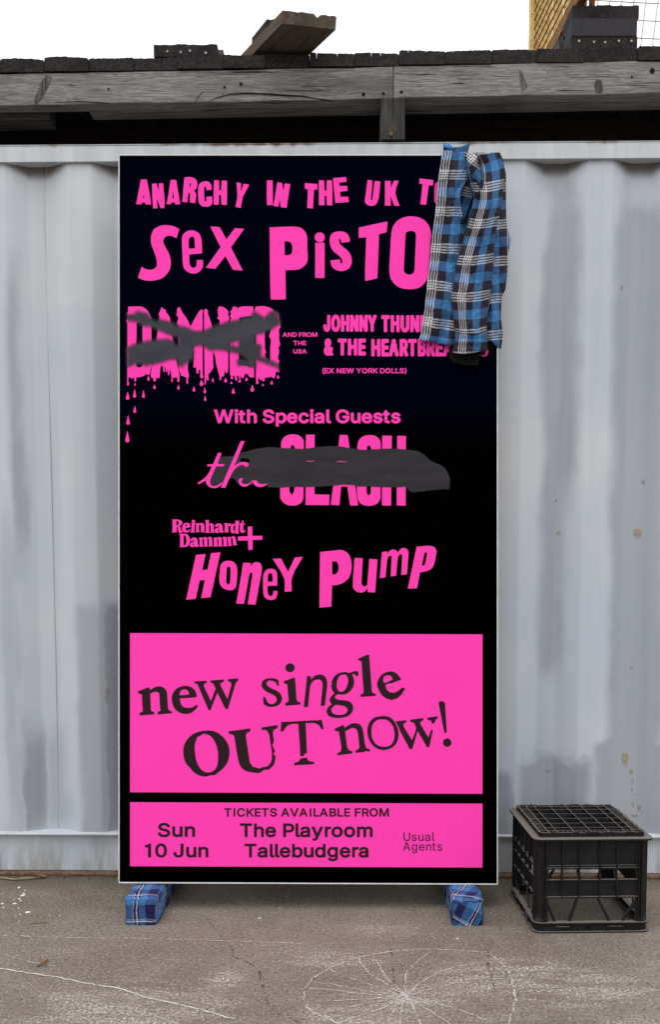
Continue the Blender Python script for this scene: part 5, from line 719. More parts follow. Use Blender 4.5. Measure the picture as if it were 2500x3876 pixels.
for d in drops: print_art('ink_drop', [(465, 1400, .3961, [d])], M['pink'], -.0008)
M['dimpink'] = ink_mat('dimmed_pink', (.30, .05, .17))
for gl in ("378,356 466,354 468,368 430,372 378,368", "710,358 760,356 826,362 822,376 760,376 712,374"): print_art('paint_gap', [(1030, 1620, .34416, [gl])], M['dimpink'], -.0022)
def spray_mat(name, col, edge, grain):
    t = NT(name); c = t.coord(); at = t.n('Attribute', attribute_name='cover'); n = t.noise(c, 70, 4, .65); f = t.noise(c, 420, 2)
    cv = t.math('ADD', at.outputs['Fac'], t.math('MULTIPLY', t.math('SUBTRACT', n, .5), .35))
    a = t.smooth(cv, edge[0], edge[1], 0, .985); a = t.math('MULTIPLY', a, t.smooth(f, .20, .27))
    cl = t.mix(t.smooth(t.noise(t.coord(scale=(1, 1, 4)), 6, 4), .35, .65), [k * .86 for k in col], [k * 1.12 for k in col])
    return t.set(cl, .75, .08, alpha=a)
def spray(name, entries, soft, mat, y):
    for x0, y0, s, poly in entries:
        lo = [np.array([[x0 + float(p.split(',')[0]) * s, y0 + float(p.split(',')[1]) * s] for p in q_.split()]) for q_ in poly.split(';')]
        al = np.vstack(lo); st = 4.0
        gx = np.arange(al[:, 0].min() - 14, al[:, 0].max() + 18, st); gy = np.arange(al[:, 1].min() - 14, al[:, 1].max() + 18, st)
        X, Y = np.meshgrid(gx, gy); dist = np.full(X.shape, 1e9); ins = np.zeros(X.shape, bool)
        for p in lo:
            for a, b in zip(p, np.roll(p, -1, 0)):
                d = b - a; l2 = max(1e-9, d @ d); t_ = np.clip(((X - a[0]) * d[0] + (Y - a[1]) * d[1]) / l2, 0, 1)
                dist = np.minimum(dist, np.hypot(X - a[0] - t_ * d[0], Y - a[1] - t_ * d[1]))
                if a[1] != b[1]:
                    c = ((a[1] <= Y) & (Y < b[1])) | ((b[1] <= Y) & (Y < a[1])); ins ^= c & (X < a[0] + (Y - a[1]) * (b[0] - a[0]) / (b[1] - a[1]))
        sd_ = np.where(ins, dist, -dist); cov = np.clip(.5 + sd_ / (2 * soft), 0, 1)
        H_, W_ = X.shape; m = MB(); idx = -np.ones(X.shape, int); vals = []
        for i in range(H_ - 1):
            for j in range(W_ - 1):
                if cov[i:i + 2, j:j + 2].max() > 0:
                    f_ = []
                    for a, b in ((i, j), (i, j + 1), (i + 1, j + 1), (i + 1, j)):
                        if idx[a, b] < 0: idx[a, b] = len(m.v); m.v.append((ax(X[a, b]), y, az(Y[a, b]))); vals.append(cov[a, b])
                        f_.append(idx[a, b])
                    m.f.append(tuple(f_))
        o = m.build(name, mat, board, fix=False); at = o.data.attributes.new('cover', 'FLOAT', 'POINT'); at.data.foreach_set('value', np.array(vals, dtype=np.float32)); return o
spray('spray_paint', SPRAY['crossed'], 20, spray_mat('grey_spray', (.046, .048, .060), (.20, .82), 1), -.0014)['label'] = 'grey spray paint crossing out the dripping lettering'
spray('spray_paint', SPRAY['blotted'], 6, spray_mat('charcoal_spray', (.033, .030, .037), (.32, .68), 1), -.0014)['label'] = 'charcoal spray paint blotting out the guest lettering'

# ---------------------------------------------------------------- cloth wrapped feet under the board
def plaid_mat(name, period, stops_u, stops_v, cols, fuzz=.5, rot=0.0, size=1.0):
    """woven check: warp and weft colours averaged; cloth coordinates come from the UV map in metres"""
    t = NT(name); tc = t.n('TexCoord'); mp = t.n('Mapping'); t.t.links.new(tc.outputs['UV'], mp.inputs[0]); mp.inputs['Rotation'].default_value = (0, 0, rot)
    wb = t.noise(mp.outputs[0], 18, 2); x = t.sep(mp.outputs[0]); o = []
    for k_, st in ((0, stops_u), (1, stops_v)):
        f = t.math('FRACT', t.math('DIVIDE', t.math('ADD', x[k_], t.math('MULTIPLY', t.math('SUBTRACT', wb, .5), .011)), period))
        o.append(t.ramp(f, [(p, cols[c]) for p, c in st], 'CONSTANT'))
    col = t.mix(.5, o[0], o[1])
    weave = t.noise(mp.outputs[0], 900, 2, .6); soft = t.noise(mp.outputs[0], 120, 4, .7)
    col = t.mix(t.smooth(weave, .35, .7, 0, .35), col, [.0, .0, .01]); col = t.mix(t.smooth(soft, .5, .8, 0, .07), col, [.55, .58, .62])
    crease = t.noise(mp.outputs[0], 26, 4, .55, 1.2)
    t.bump(t.math('ADD', t.math('MULTIPLY', t.math('ADD', weave, soft), .10), crease), .75, .014)
    m_ = t.set(col, .95, .1); t.put(t.b.inputs['Sheen Weight'], .04); return m_
NAVY, BLUE, WHITE = (.016, .013, .078), (.055, .19, .44), (.66, .69, .76)
FS = [(0, NAVY), (.31, BLUE), (.60, WHITE), (.618, NAVY), (.70, WHITE), (.745, NAVY), (.80, BLUE)]
FSV = [(0, BLUE), (.36, NAVY), (.45, WHITE), (.495, NAVY), (.53, WHITE), (.545, NAVY)]
def st(l): return [(p, i) for i, (p, c) in enumerate(l)], [c for p, c in l]
su, cu = st(FS); sv, cv = st(FSV)
sv2 = [(p, i + len(cu)) for p, i in sv]
M['check'] = plaid_mat('blue_check_cloth', .105, su, sv2, cu + cv)
M['check2'] = plaid_mat('blue_check_cloth_on_the_bias', .095, su, sv2, cu + cv, rot=R(28))
M['button'] = plain_mat('dark_button', (.03, .022, .022), .35, .5)
def wrapped(name, x0, x1, xb0, xb1, y0, y1, h, mat, label, uoff, voff, seed, skew=0):
    q = random.Random(seed); o = empty(name, ((x0 + x1) / 2, y0, 0)); tag(o, label, 'foot', 'wrapped feet under the poster board')
    cx = (x0 + x1) / 2; m = MB(); ny, nc = 22, 40; uv = []
    w0, r_ = (x1 - x0), .010
    def ring(w, hh):
        pts = []
        per_ = [(-w / 2, 0.0), (-w / 2, hh), (w / 2, hh), (w / 2, 0.0)]
        segs = [hh, w, hh]; tot = sum(segs)
        for i in range(nc + 1):
            d = tot * i / nc; k_ = 0
            while k_ < 2 and d > segs[k_]: d -= segs[k_]; k_ += 1
            a, b = Vector(per_[k_]), Vector(per_[k_ + 1]); p = a + (b - a) * (d / segs[k_])
            # rounded shoulders
            for c_ in (Vector((-w / 2, hh)), Vector((w / 2, hh))):
                if abs(p.x - c_.x) < r_ and abs(p.y - c_.y) < r_:
                    cc = Vector((c_.x - math.copysign(r_, c_.x), hh - r_)); p = cc + (p - cc).normalized() * r_
            pts.append((p, tot * i / nc))
        return pts
    for i in range(ny + 1):
        t_ = i / ny; y = (y1 - y0) * t_; ca = (xb0 + xb1) / 2 * t_ + cx * (1 - t_) - cx; sh = .004 * math.exp(-y / .004) if i else .004
        for p, s_ in ring(w0 - 2 * sh, h - sh):
            wr = .0022 * math.sin(9 * t_ * 3.1 + s_ * 70 + seed) * (0 if i == 0 else 1) + q.uniform(-.0006, .0006)
            nrm = Vector((p.x / (w0 / 2), (p.y - h * .4) / h)).normalized()
            m.v.append((p.x + nrm.x * wr + ca, y, max(.001, p.y + nrm.y * wr + skew * p.x))); uv.append((s_ + uoff + .02 * t_, y + voff))
    for i in range(ny):
        for j in range(nc): m.f.append((i * (nc + 1) + j, i * (nc + 1) + j + 1, (i + 1) * (nc + 1) + j + 1, (i + 1) * (nc + 1) + j))
    m.uv = uv; m.build('cloth_wrap', mat, o, smooth=True)
    # front end of the parcel
    m = MB(); uv = []; G = 14
    for i in range(G + 1):
        for j in range(G + 1):
            a, b = j / G, i / G; x = (a - .5) * (w0 - .0075); z = .001 + b * (h - .0045); e = min(a, 1 - a, 1 - b) * 12
            m.v.append((x, .004 * max(0, 1 - e) - .0015 + .0009 * math.sin(7 * a + 5 * b + seed), z + skew * x)); uv.append((a * w0 + uoff + h, -(h - z) + voff))
    for i in range(G):
        for j in range(G): m.f.append((i * (G + 1) + j, i * (G + 1) + j + 1, (i + 1) * (G + 1) + j + 1, (i + 1) * (G + 1) + j))
    m.uv = uv; m.build('end_wrap', mat, o, smooth=True)
    return o
f1 = wrapped('board_foot', -.655, -.552, -.644, -.541, 3.006, 3.40, .0872, M['check'], 'left foot of the poster board, wrapped in straight blue checks with dark buttons', .055, .02, 1)
f2 = wrapped('board_foot', .3865, .4885, .399, .502, 3.000, 3.40, .0868, M['check2'], 'right foot of the poster board, wrapped in slanting blue checks', .02, .05, 2, .02)
for (x, y, z), axx in (((-.628 + .6035, .055, .0882), 'z'), ((.0525, .06, .050), 'x')):
    m = MB(); m.disc((x, y, z), .0058, .003, axx, 14); m.build('button', M['button'], f1)
m = MB(); uv = []       # buttoned flap on the side of the left foot
for i in range(12):
    for j in range(6):
        y = .03 + .05 * j / 5; z = .012 + .075 * i / 11; m.v.append((.0520 + .004 * math.sin(j / 5 * math.pi) + .0015 * math.sin(i * 1.3), y + .006 * math.sin(i * .9), z)); uv.append((y, z))
for i in range(11):
    for j in range(5): m.f.append((i * 6 + j, i * 6 + j + 1, i * 6 + 7 + j, i * 6 + 6 + j))
m.uv = uv; m.build('cloth_flap', M['check'], f1, smooth=True)
m = MB(); uv = []       # tucked fold along the top front edge of the right foot
for i in range(20):
    for j in range(5):
        x = -.050 + .101 * i / 19; a = j / 4 * math.pi; m.v.append((x, -.0035 * math.sin(a) - .001, .0822 + .0035 * math.cos(a) + .0025 * math.sin(i * .8) + .02 * x)); uv.append((x, .01 * j))
for i in range(19):
    for j in range(4): m.f.append((i * 5 + j, i * 5 + j + 1, i * 5 + 6 + j, i * 5 + 5 + j))
m.uv = uv; m.build('cloth_fold', M['check2'], f2, smooth=True)
# ---------------------------------------------------------------- flannel shirt hung over the board's upper right corner
DK, BL, WH = (.020, .016, .030), (.060, .225, .50), (.66, .66, .69)
LN = [(0, WH), (.042, DK), (.072, WH), (.112, DK), (.142, WH), (.182, DK), (.212, WH), (.252, DK), (.48, BL), (.735, DK)]
sl_, cl_ = st(LN)
M['flannel'] = plaid_mat('blue_flannel', .1218, sl_, sl_, cl_)
DK2, BL2, WH2 = (.010, .008, .014), (.028, .10, .22), (.40, .39, .42)       # darker copy of the flannel, shade put into its colours
M['shade_flannel'] = plaid_mat('flannel_in_shade', .1218, sl_, sl_, [DK2 if c == DK else BL2 if c == BL else WH2 for c in cl_])
M['lining'] = plain_mat('black_cotton', (.010, .010, .011), .95, .1, .3, 60)
KS = .38961 * K
ORG = Vector((ax(1765), -.02, az(1330)))
RB = Matrix.Rotation(-PITCH, 3, 'X')
shirt = empty('flannel_shirt', Vector((0, 3.137, .0895)) + RB @ ORG, (-PITCH, 0, 0)); tag(shirt, 'blue and black plaid flannel shirt hanging over the upper right corner of the poster board', 'shirt')
def lp(pts, y):
    if y <= pts[0][1]: return pts[0][0]
    for (xa, ya), (xb, yb) in zip(pts, pts[1:]):
        if ya <= y <= yb:
            t = (y - ya) / (yb - ya) if yb > ya else 0
            return xa + (xb - xa) * t
    return pts[-1][0]
def cloth(name, left, right, y0, y1, depth, uvf, mat, nr=90, nc=30, bottom=None, drape=False, thick=.0014):
    m = MB(); uv = []; rows = []
    for i in range(nr + 1):
        t = i / nr; y = y0 + (y1 - y0) * t; a, b = lp(left, y), lp(right, y)
        for j in range(nc + 1):
            u = j / nc; x = a + (b - a) * u; yy = y + (bottom(u) * t ** 6 if bottom else 0)
            d = depth(u, y, x)
            X, Z = (1500 + x * .38961 - 1250) * K, (3343 - 500 - yy * .38961) * K
            q_ = 1 - d / 3.212; X *= q_; Z = az(VPX) + (Z - az(VPX)) * q_      # nearer folds shrink towards the axis the artwork was measured on
            m.v.append(Vector((X, -d, Z)) - ORG); uv.append(uvf(u, yy, x, a, b))
    n0 = 0; base = 0
    if drape:   # the cloth carries on over the top edge and down behind the board
        extra = []
        for r_, (dy, dz) in enumerate(((.17, -.16), (.021, -.04), (.019, -.008), (.010, .000), (.001, .0015))):
            for j in range(nc + 1):
                u = j / nc; p = m.v[j]; a, b = lp(left, y0), lp(right, y0); x = a + (b - a) * u
                yb_ = .0205 if r_ == 0 else dy
                extra.append((Vector((p[0], yb_ - ORG.y + .002 * math.sin(u * 9), p[2] + dz)), uvf(u, y0 - (5 - r_) * 30, x, a, b)))
        k_ = len(extra); m.v = [e[0] for e in extra] + m.v; uv = [e[1] for e in extra] + uv; nr += 5
    w_ = nc + 1
    for i in range(nr):
        for j in range(nc): m.f.append((i * w_ + j, (i + 1) * w_ + j, (i + 1) * w_ + j + 1, i * w_ + j + 1))
    m.v = [tuple(p) for p in m.v]; m.uv = uv
    o = m.build(name, mat, shirt, smooth=True, fix=False)
    s_ = o.modifiers.new('thickness', 'SOLIDIFY'); s_.thickness = thick; s_.offset = 0
    return o
s2 = lambda a, b, x: (lambda t: t * t * (3 - 2 * t))(min(1, max(0, (x - a) / (b - a))))
wr = lambda x, y, s=1.0: s * (.4 * math.sin(x * .021 + y * .013 + 1.3) + .3 * math.sin(x * .047 - y * .021 + .4) + .2 * math.sin(x * .09 + y * .05) + .25 * math.sin(y * .033 - x * .012))
bump_ = lambda x, c, w_: math.exp(-((x - c) / w_) ** 2)
# right rear panel
BL_ = [(860, 190), (880, 500), (860, 900), (860, 1300), (850, 1700), (860, 2120)]
BR = [(1012, 196), (1040, 260), (1052, 320), (1070, 400), (1070, 700), (1072, 850), (1084, 940), (1118, 1030), (1108, 1090), (1090, 1180), (1088, 1350), (1064, 1530), (1026, 1600), (1020, 1800), (1040, 1950), (1022, 2110)]
cloth('back_panel', BL_, BR, 196, 2095, lambda u, y, x: .006 + .012 * math.sin(math.pi * u) + .006 * math.sin(5 * u + y * .006) + .016 * bump_(y, 1010, 120) * u - .022 * s2(.75, 1, u) * (1 if y > 260 else .3) + wr(x, y, .005),
      lambda u, y, x, a, b: (.045 + (x - 900) * KS * 1.25, (y - 1205 + (x - 1000) * .12) * KS), M['flannel'], nc=26, bottom=lambda u: -70 + 75 * s2(.3, .95, u), drape=True)
# hanging end of the far sleeve: black inside
cloth('sleeve_lining', [(515, 2100), (522, 2200), (560, 2235), (640, 2262)], [(812, 2100), (806, 2215), (800, 2262)], 2085, 2262, lambda u, y, x: .004 + .006 * math.sin(math.pi * u), lambda u, y, x, a, b: (x * KS, y * KS), M['lining'], nr=24)
cloth('hem_lining', [(880, 1960), (885, 2100)], [(965, 1960), (960, 2100)], 1960, 2105, lambda u, y, x: .003 + .002 * math.sin(math.pi * u), lambda u, y, x, a, b: (x * KS, y * KS), M['lining'], nr=12, nc=8)
# front panel with its button band
FL = [(452, 196), (437, 300), (412, 440), (398, 620), (382, 800), (352, 1000), (337, 1180), (312, 1400), (292, 1600), (266, 1800), (246, 1950), (226, 2010)]
FR = [(730, 196), (735, 400), (690, 470), (632, 560), (622, 640), (640, 780), (668, 880), (720, 960), (760, 1050), (770, 1200), (740, 1600), (730, 2010)]
def fdepth(u, y, x):
    d = .009 + .004 * math.sin(u * 9 + y * .003) + .004 * s2(0, .06, u)
    d += .020 * bump_(x, 560 - (y - 400) * .02, 45) * s2(220, 380, y) * (1 - .6 * s2(900, 1500, y))
    d += .016 * s2(.80, 1.0, u) * s2(430, 560, y) * (1 - s2(820, 980, y))
    d += .007 * bump_(x, 470 - (y - 1400) * .14, 40) * s2(1300, 1600, y) + .005 * math.sin(x * .03 + y * .012) * s2(1500, 2000, y)
    d += wr(x, y, .0032) - .006 * s2(620, 720, x)
    return max(.0015, d)
cloth('front_panel', FL, FR, 196, 2012, fdepth, lambda u, y, x, a, b: ((x - a) * KS * 1.0, (y - 362 - (x - a) * (.02 + .12 * s2(900, 1900, y))) * KS), M['flannel'], nc=40, bottom=lambda u: 55 * s2(0, .6, u), drape=True)
# button band: its own strip with stitched edge
PR = [(a + 92 + (4 if y < 300 else 0), y) for a, y in FL]
cloth('button_band', FL, PR, 175, 2014, lambda u, y, x: fdepth(.12 * u, y, x) + .0022 + .0008 * math.sin(y * .05), lambda u, y, x, a, b: ((x - a) * KS * .99, (y - 362) * KS), M['flannel'], nc=10, bottom=lambda u: 14 * u)
# the shaded inside seen through the gap between panel and sleeve
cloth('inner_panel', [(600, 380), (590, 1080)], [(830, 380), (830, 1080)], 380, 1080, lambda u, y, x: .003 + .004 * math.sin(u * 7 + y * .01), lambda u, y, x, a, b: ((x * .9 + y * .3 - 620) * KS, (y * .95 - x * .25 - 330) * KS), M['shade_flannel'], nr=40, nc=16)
# near sleeve
SL = [(640, 196), (690, 330), (712, 450), (742, 560), (758, 640), (738, 760), (702, 880), (668, 1000), (640, 1100), (590, 1250), (556, 1450), (531, 1600), (545, 1750), (575, 1950)]
SR = [(1010, 196), (1050, 320), (1066, 410), (1052, 480), (1036, 660), (1014, 800), (986, 960), (957, 1120), (946, 1300), (926, 1500), (902, 1700), (882, 1830), (886, 1950)]
def sdepth(u, y, x):
    full = s2(300, 760, y)
    d = .014 + (.016 + .052 * full) * max(0, math.sin(math.pi * min(1, max(0, u)))) ** .65
    d += .008 * math.sin(u * 10 + y * .0042) * (1 - .5 * full) * math.sin(math.pi * u)
    c1 = 800 - (y - 260) * -.10                                        # fold falling from the shoulder
    d -= .024 * bump_(x, 800 + (y - 250) * .12, 26) * s2(215, 300, y) * (1 - s2(470, 600, y))
    d += .016 * bump_(x, 745 + (y - 250) * .06, 30) * s2(215, 300, y) * (1 - s2(420, 560, y))
    d -= .022 * bump_(x, 840 - (y - 500) * .20, 24) * s2(470, 560, y) * (1 - s2(900, 1250, y))
    d += .006 * math.sin((y - x * .6) * .018) * bump_(y, 1180, 420) * math.sin(math.pi * u)
    return d + wr(x * 1.2, y, .0048) * math.sin(math.pi * u)
def suv(u, y, x, a, b):
    return ((u - .26) * .150 + .012 * s2(500, 1200, y), (y - 822 - 18 * math.sin(math.pi * u) + 40 * s2(600, 200, y) * (u - .5) + (u - .5) * 22) * KS)
cloth('sleeve', SL, SR, 196, 1955, sdepth, suv, M['flannel'], nr=120, nc=40, drape=True)
# yoke of the shoulder, folded over on the bias
cloth('shoulder_yoke', [(684, 196), (694, 300), (738, 420), (792, 505), (826, 540)], [(798, 196), (802, 290), (824, 400), (850, 480), (864, 540)], 196, 536, lambda u, y, x: sdepth(min(.98, max(.02, (x - lp(SL, y)) / (lp(SR, y) - lp(SL, y)))), y, x) * .5 + .016 + .022 * math.sin(math.pi * u) ** .8 * s2(190, 290, y) + .004 * math.sin(u * 12 + y * .02) - .022 * s2(440, 536, y),
      lambda u, y, x, a, b: (((x - 700) * .80 + (y - 200) * .62) * KS, ((y - 200) * .80 - (x - 700) * .62 + 30) * KS), M['flannel'], nr=50, nc=18, drape=True)
CLf = [(576, 1940), (566, 2050), (552, 2142)]; CR = [(887, 1940), (892, 2010), (888, 2080), (880, 2152)]
cloth('cuff', CLf, CR, 1940, 2142, lambda u, y, x: .018 + .056 * max(0, math.sin(math.pi * u)) ** .6 + .0015 * math.sin(y * .09), lambda u, y, x, a, b: ((u - .15) * .135, (y - 2128) * KS), M['flannel'], nr=24, nc=30, bottom=lambda u: 14 * math.sin(u * 5) - 4)
# dark mouth of the cuff
cloth('cuff_lining', [(590, 2110), (600, 2150)], [(872, 2110), (868, 2158)], 2105, 2152, lambda u, y, x: .012 + .012 * math.sin(math.pi * u), lambda u, y, x, a, b: (x * KS, y * KS), M['lining'], nr=8, nc=16, bottom=lambda u: 10 * u)
# collar standing up behind the top edge
m = MB(); uv = []
for i in range(31):
    t = i / 30; xt = 462 + 258 * t; xb = 462 + 236 * t
    yt = 122 - 10 * t - 6 * math.sin(math.pi * t); yb = 205
    back = .030 * math.sin(math.pi * min(1, t * 1.05)) - .012 * (1 - t) - .002
    for j in range(7):
        b = j / 6; x = xt + (xb - xt) * b; y = yt + (yb - yt) * b
        X, Z = (1500 + x * .38961 - 1250) * K, (3343 - 500 - y * .38961) * K
        m.v.append(tuple(Vector((X, back * (1 - .35 * b) + .001 * math.sin(t * 20), Z)) - ORG)); uv.append((.036 + .045 * t, .066 + .03 * b))
for i in range(30):
    for j in range(6): m.f.append((i * 7 + j, i * 7 + j + 1, i * 7 + 8 + j, i * 7 + 7 + j))
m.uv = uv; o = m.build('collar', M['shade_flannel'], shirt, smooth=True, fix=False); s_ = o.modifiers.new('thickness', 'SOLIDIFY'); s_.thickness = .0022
m = MB(); uv = []
for i in range(13):
    t = i / 12; x0_, y0_ = 466 + 62 * t, 128 - 8 * math.sin(math.pi * t) + 6 * t; x1_, y1_ = 452 + 98 * t, 178 + 26 * t
    for j in range(5):
        b = j / 4; x = x0_ + (x1_ - x0_) * b; y = y0_ + (y1_ - y0_) * b
        X, Z = (1500 + x * .38961 - 1250) * K, (3343 - 500 - y * .38961) * K
        m.v.append(tuple(Vector((X, -.012 - .010 * math.sin(b * 2.4) - .004 * b, Z)) - ORG)); uv.append((.062 + .012 * b, .064 + .02 * t))
for i in range(12):
    for j in range(4): m.f.append((i * 5 + j, i * 5 + j + 1, i * 5 + 6 + j, i * 5 + 5 + j))
m.uv = uv; o = m.build('collar_tip', M['flannel'], shirt, smooth=True, fix=False); s_ = o.modifiers.new('thickness', 'SOLIDIFY'); s_.thickness = .0022
for y in (470, 780, 1110, 1440, 1760):
    x = lp(FL, y) + 44; X, Z = (1500 + x * .38961 - 1250) * K, (3343 - 500 - y * .38961) * K; m = MB()
    m.box(-.0006, .0006, -.0004, .0004, -.008, .008); m.build('buttonhole', M['lining'], shirt, loc=Vector((X, -fdepth(.06, y, x) - .0036, Z)) - ORG)

# ---------------------------------------------------------------- black milk crate, standing upside down
def crate_mat():
    t = NT('black_crate_plastic'); c = t.coord(); g = t.n('NewGeometry'); nz = t.sep(g.outputs['Normal'])[2]
    n = t.noise(c, 22, 5, .7); f = t.noise(c, 190, 3, .7)
    col = t.mix(t.smooth(n, .3, .7), (.0060, .0058, .0062), (.0145, .0135, .0138))
    dust = t.math('MULTIPLY', t.smooth(nz, .35, .9), t.smooth(f, .25, .6, .2, .75)); col = t.mix(dust, col, (.22, .20, .178))
    scr = t.math('MULTIPLY', t.smooth(t.noise(t.coord(scale=(1, 1, 3)), 120, 3, .8), .66, .72), .5); col = t.mix(scr, col, (.085, .075, .07))
    t.bump(f, .22, .0015); return t.set(col, t.math('ADD', .42, t.math('MULTIPLY', n, .25)), .2)
M['crate'] = crate_mat()
CW = .370; CI = .012; CT = .300
crate = empty('milk_crate', (.634, 2.936, 0), (0, 0, R(1.6))); tag(crate, 'dusty black plastic milk crate standing upside down right of the poster board', 'crate')
def lipped(z0, z1, out, inn, flare=0):
    """square ring with rounded corners: outer half size out, inner half size inn"""
    m = MB(); N = 6; ro = []
    def ring(h, r_):
        pts = []
        for k_, (sx, sy) in enumerate(((1, 1), (-1, 1), (-1, -1), (1, -1))):
            for i in range(N + 1):
                a = math.pi / 2 * (k_ + i / N); pts.append((CW / 2 + sx * (h - r_) + r_ * math.cos(a), CW / 2 + sy * (h - r_) + r_ * math.sin(a)))
        return pts
    o_, i_ = ring(out, .026), ring(inn, .018); n = len(o_)
    for z in (z0, z1): m.v += [(p[0], p[1], z) for p in o_] + [(p[0], p[1], z) for p in i_]
    for i in range(n):
        j = (i + 1) % n
        m.f += [(i, j, j + 2 * n, i + 2 * n), (i + n, i + 3 * n, j + 3 * n, j + n), (i + 2 * n, j + 2 * n, j + 3 * n, i + 3 * n), (i, i + n, j + n, j)]
    return m
hw = CW / 2
mm = lipped(.0, .005, hw, hw - .020); mm.build('rim_lip', M['crate'], crate, bevel=.0012)
mm = lipped(.005, .028, hw - .006, hw - .011); mm.build('rim_band', M['crate'], crate)
mm = lipped(.028, .033, hw - .001, hw - .022); mm.build('rim_ledge', M['crate'], crate, bevel=.0012)
mm = lipped(CT - .007, CT, hw + .004, hw - .034); mm.build('top_flange', M['crate'], crate, bevel=.0015)
for k_ in range(4):
    A = Matrix.Translation((hw, hw, 0)) @ Matrix.Rotation(k_ * math.pi / 2, 4, 'Z') @ Matrix.Translation((-hw, -hw, 0))
    m = MB(); y0 = CI; bx = lambda *a: m.box(*a, M=A)
    xs_ = [.090, .144, .208, .262]; xl, xr = .036, CW - .036
    ya, yb = y0 + .0030, y0 + .0062
    bx(xl, xr, ya, yb, .206, CT - .0072)                               # upper wall
    bx(xl, xr, y0 - .0035, yb - .0002, .2005, .2058)                   # ledge over the windows
    bx(xl, xr, y0 - .001, yb - .0004, .2095, .2125)
    bx(xl, xr, ya, yb, .1135, .1630)                                   # lower band
    bx(xl, xr, y0 - .0035, yb - .0002, .1085, .1133); bx(xl, xr, y0 - .003, yb - .0003, .1632, .1675)
    cols = [xl] + xs_ + [xr]
    for i in range(5):                                                 # posts between the windows
        for x in ([cols[i] + .0015] if i else []): bx(x - .0042, x + .0012, ya + .0004, yb - .0003, .1677, .2003)
    bx(xl, xl + .003, ya + .0004, yb - .0003, .1677, .2003); bx(xr - .003, xr, ya + .0004, yb - .0003, .1677, .2003)
    for x in xs_: bx(x - .0021, x + .0021, y0 - .0050, ya + .0008, .1087, CT - .0074)      # raised ribs
    for x0_, x1_ in ((xs_[0] + .003, xs_[1] - .003), (xs_[2] + .003, xs_[3] - .003)): bx(x0_, x1_, y0 - .0048, ya + .0006, .283, .2865)
    def strut(xa, za, xb, zb):
        m.bar(A @ Vector((xa, y0 + .0035, za)), A @ Vector((xb, y0 + .0035, zb)), .0085, .0045, up=A.to_3x3() @ Vector((0, 1, 0)))
    strut(xl + .002, .106, .070, .034); strut(.140, .107, .116, .034); strut(.204, .107, .242, .034); strut(xr - .004, .107, .284, .034)
    for x in (.075, .125, .178, .232, .282): bx(x - .0015, x + .0015, -.0003 + .002, .0065, .0052, .0278)
    for xa, xb in ((.070, .115), (.235, .285)): bx(xa, xb, .0008, .0058, .017, .021)
    m.build('side_panel', M['crate'], crate, bevel=.0007)
    # rounded corner column with a fin each side, flared at the foot
    m = MB(); nseg = 8; prof_ = []
    for z, e in ((.0332, .006), (.045, .002), (.06, 0), (CT - .03, 0), (CT - .0072, .004)):
        r_ = .022; row = []
        for i in range(nseg + 1):
            a = math.pi + math.pi / 2 * i / nseg; row.append(A @ Vector((CI + r_ - e + (r_) * math.cos(a), CI + r_ - e + r_ * math.sin(a), z)))
        for p in ((CI + .036, CI - e * .3), (CI + .036, CI + .004), (CI + .02, CI + .006), (CI + .006, CI + .02), (CI + .004, CI + .036), (CI - e * .3, CI + .036)): row.append(A @ Vector((p[0], p[1], z)))
        prof_.append(row)
    n = len(prof_[0])
    for row in prof_: m.v += [tuple(p) for p in row]
    for i in range(len(prof_) - 1):
        for j in range(n): m.f.append((i * n + j, i * n + (j + 1) % n, (i + 1) * n + (j + 1) % n, (i + 1) * n + j))
    for x in (.030, .0385):
        m.box(x - .001, x + .001, CI - .006, CI + .002, .034, CT - .0075, M=A); m.box(CI - .006, CI + .002, x - .001, x + .001, .034, CT - .0075, M=A)
    m.build('corner_post', M['crate'], crate)
# slatted base, now on top
m = MB(); a0, a1 = .024, CW - .024; zt = CT + .0145; q = random.Random(5)
for x in np.linspace(a0, a1, 7)[1:-1]: m.box(x - .0011, x + .0011, a0, a1, CT - .004, zt + q.uniform(-.0006, .0006))
for y in np.linspace(a0, a1, 7)[1:-1]: m.box(a0 + .0024, a1 - .0024, y - .0013, y + .0013, CT - .0035, zt - .001 + q.uniform(-.0006, .0006))
for x in (a0, a0 + .026, a1 - .026, a1): m.box(x - .0013, x + .0013, a0, a1, CT - .0028, zt + .0004)
for y in (a0, a0 + .020, a1 - .020, a1): m.box(a0, a1, y - .0014, y + .0014, CT - .003, zt + .0002)
for y in np.linspace(a0 + .02, a1 - .02, 24):
    for xa, xb in ((a0, a0 + .026), (a1 - .026, a1)): m.box(xa + .0016, xb - .0016, y - .0009, y + .0009, CT - .001, zt - .0016)
for x in np.linspace(a0 + .03, a1 - .03, 19):
    for yc, yd in ((a0, a0 + .020), (a1 - .020, a1)): m.box(x - .0009, x + .0009, yc + .0016, yd - .0016, CT - .001, zt - .0018)
gx = np.linspace(a0, a1, 7)
for i in range(6):
    for j in range(6):
        cx, cy = (gx[i] + gx[i + 1]) / 2, (gx[j] + gx[j + 1]) / 2; o_, i_ = .0235, .0115
        for b_ in ((cx - o_, cx + o_, cy - o_, cy - i_), (cx - o_, cx + o_, cy + i_, cy + o_), (cx - o_, cx - i_, cy - i_, cy + i_), (cx + i_, cx + o_, cy - i_, cy + i_)): m.box(*b_, CT - .006, CT - .0035)
        if (i + j) % 2: m.box(cx - .001, cx + .001, cy - i_, cy + i_, CT - .006, CT - .0038)
m.build('base_grid', M['crate'], crate)
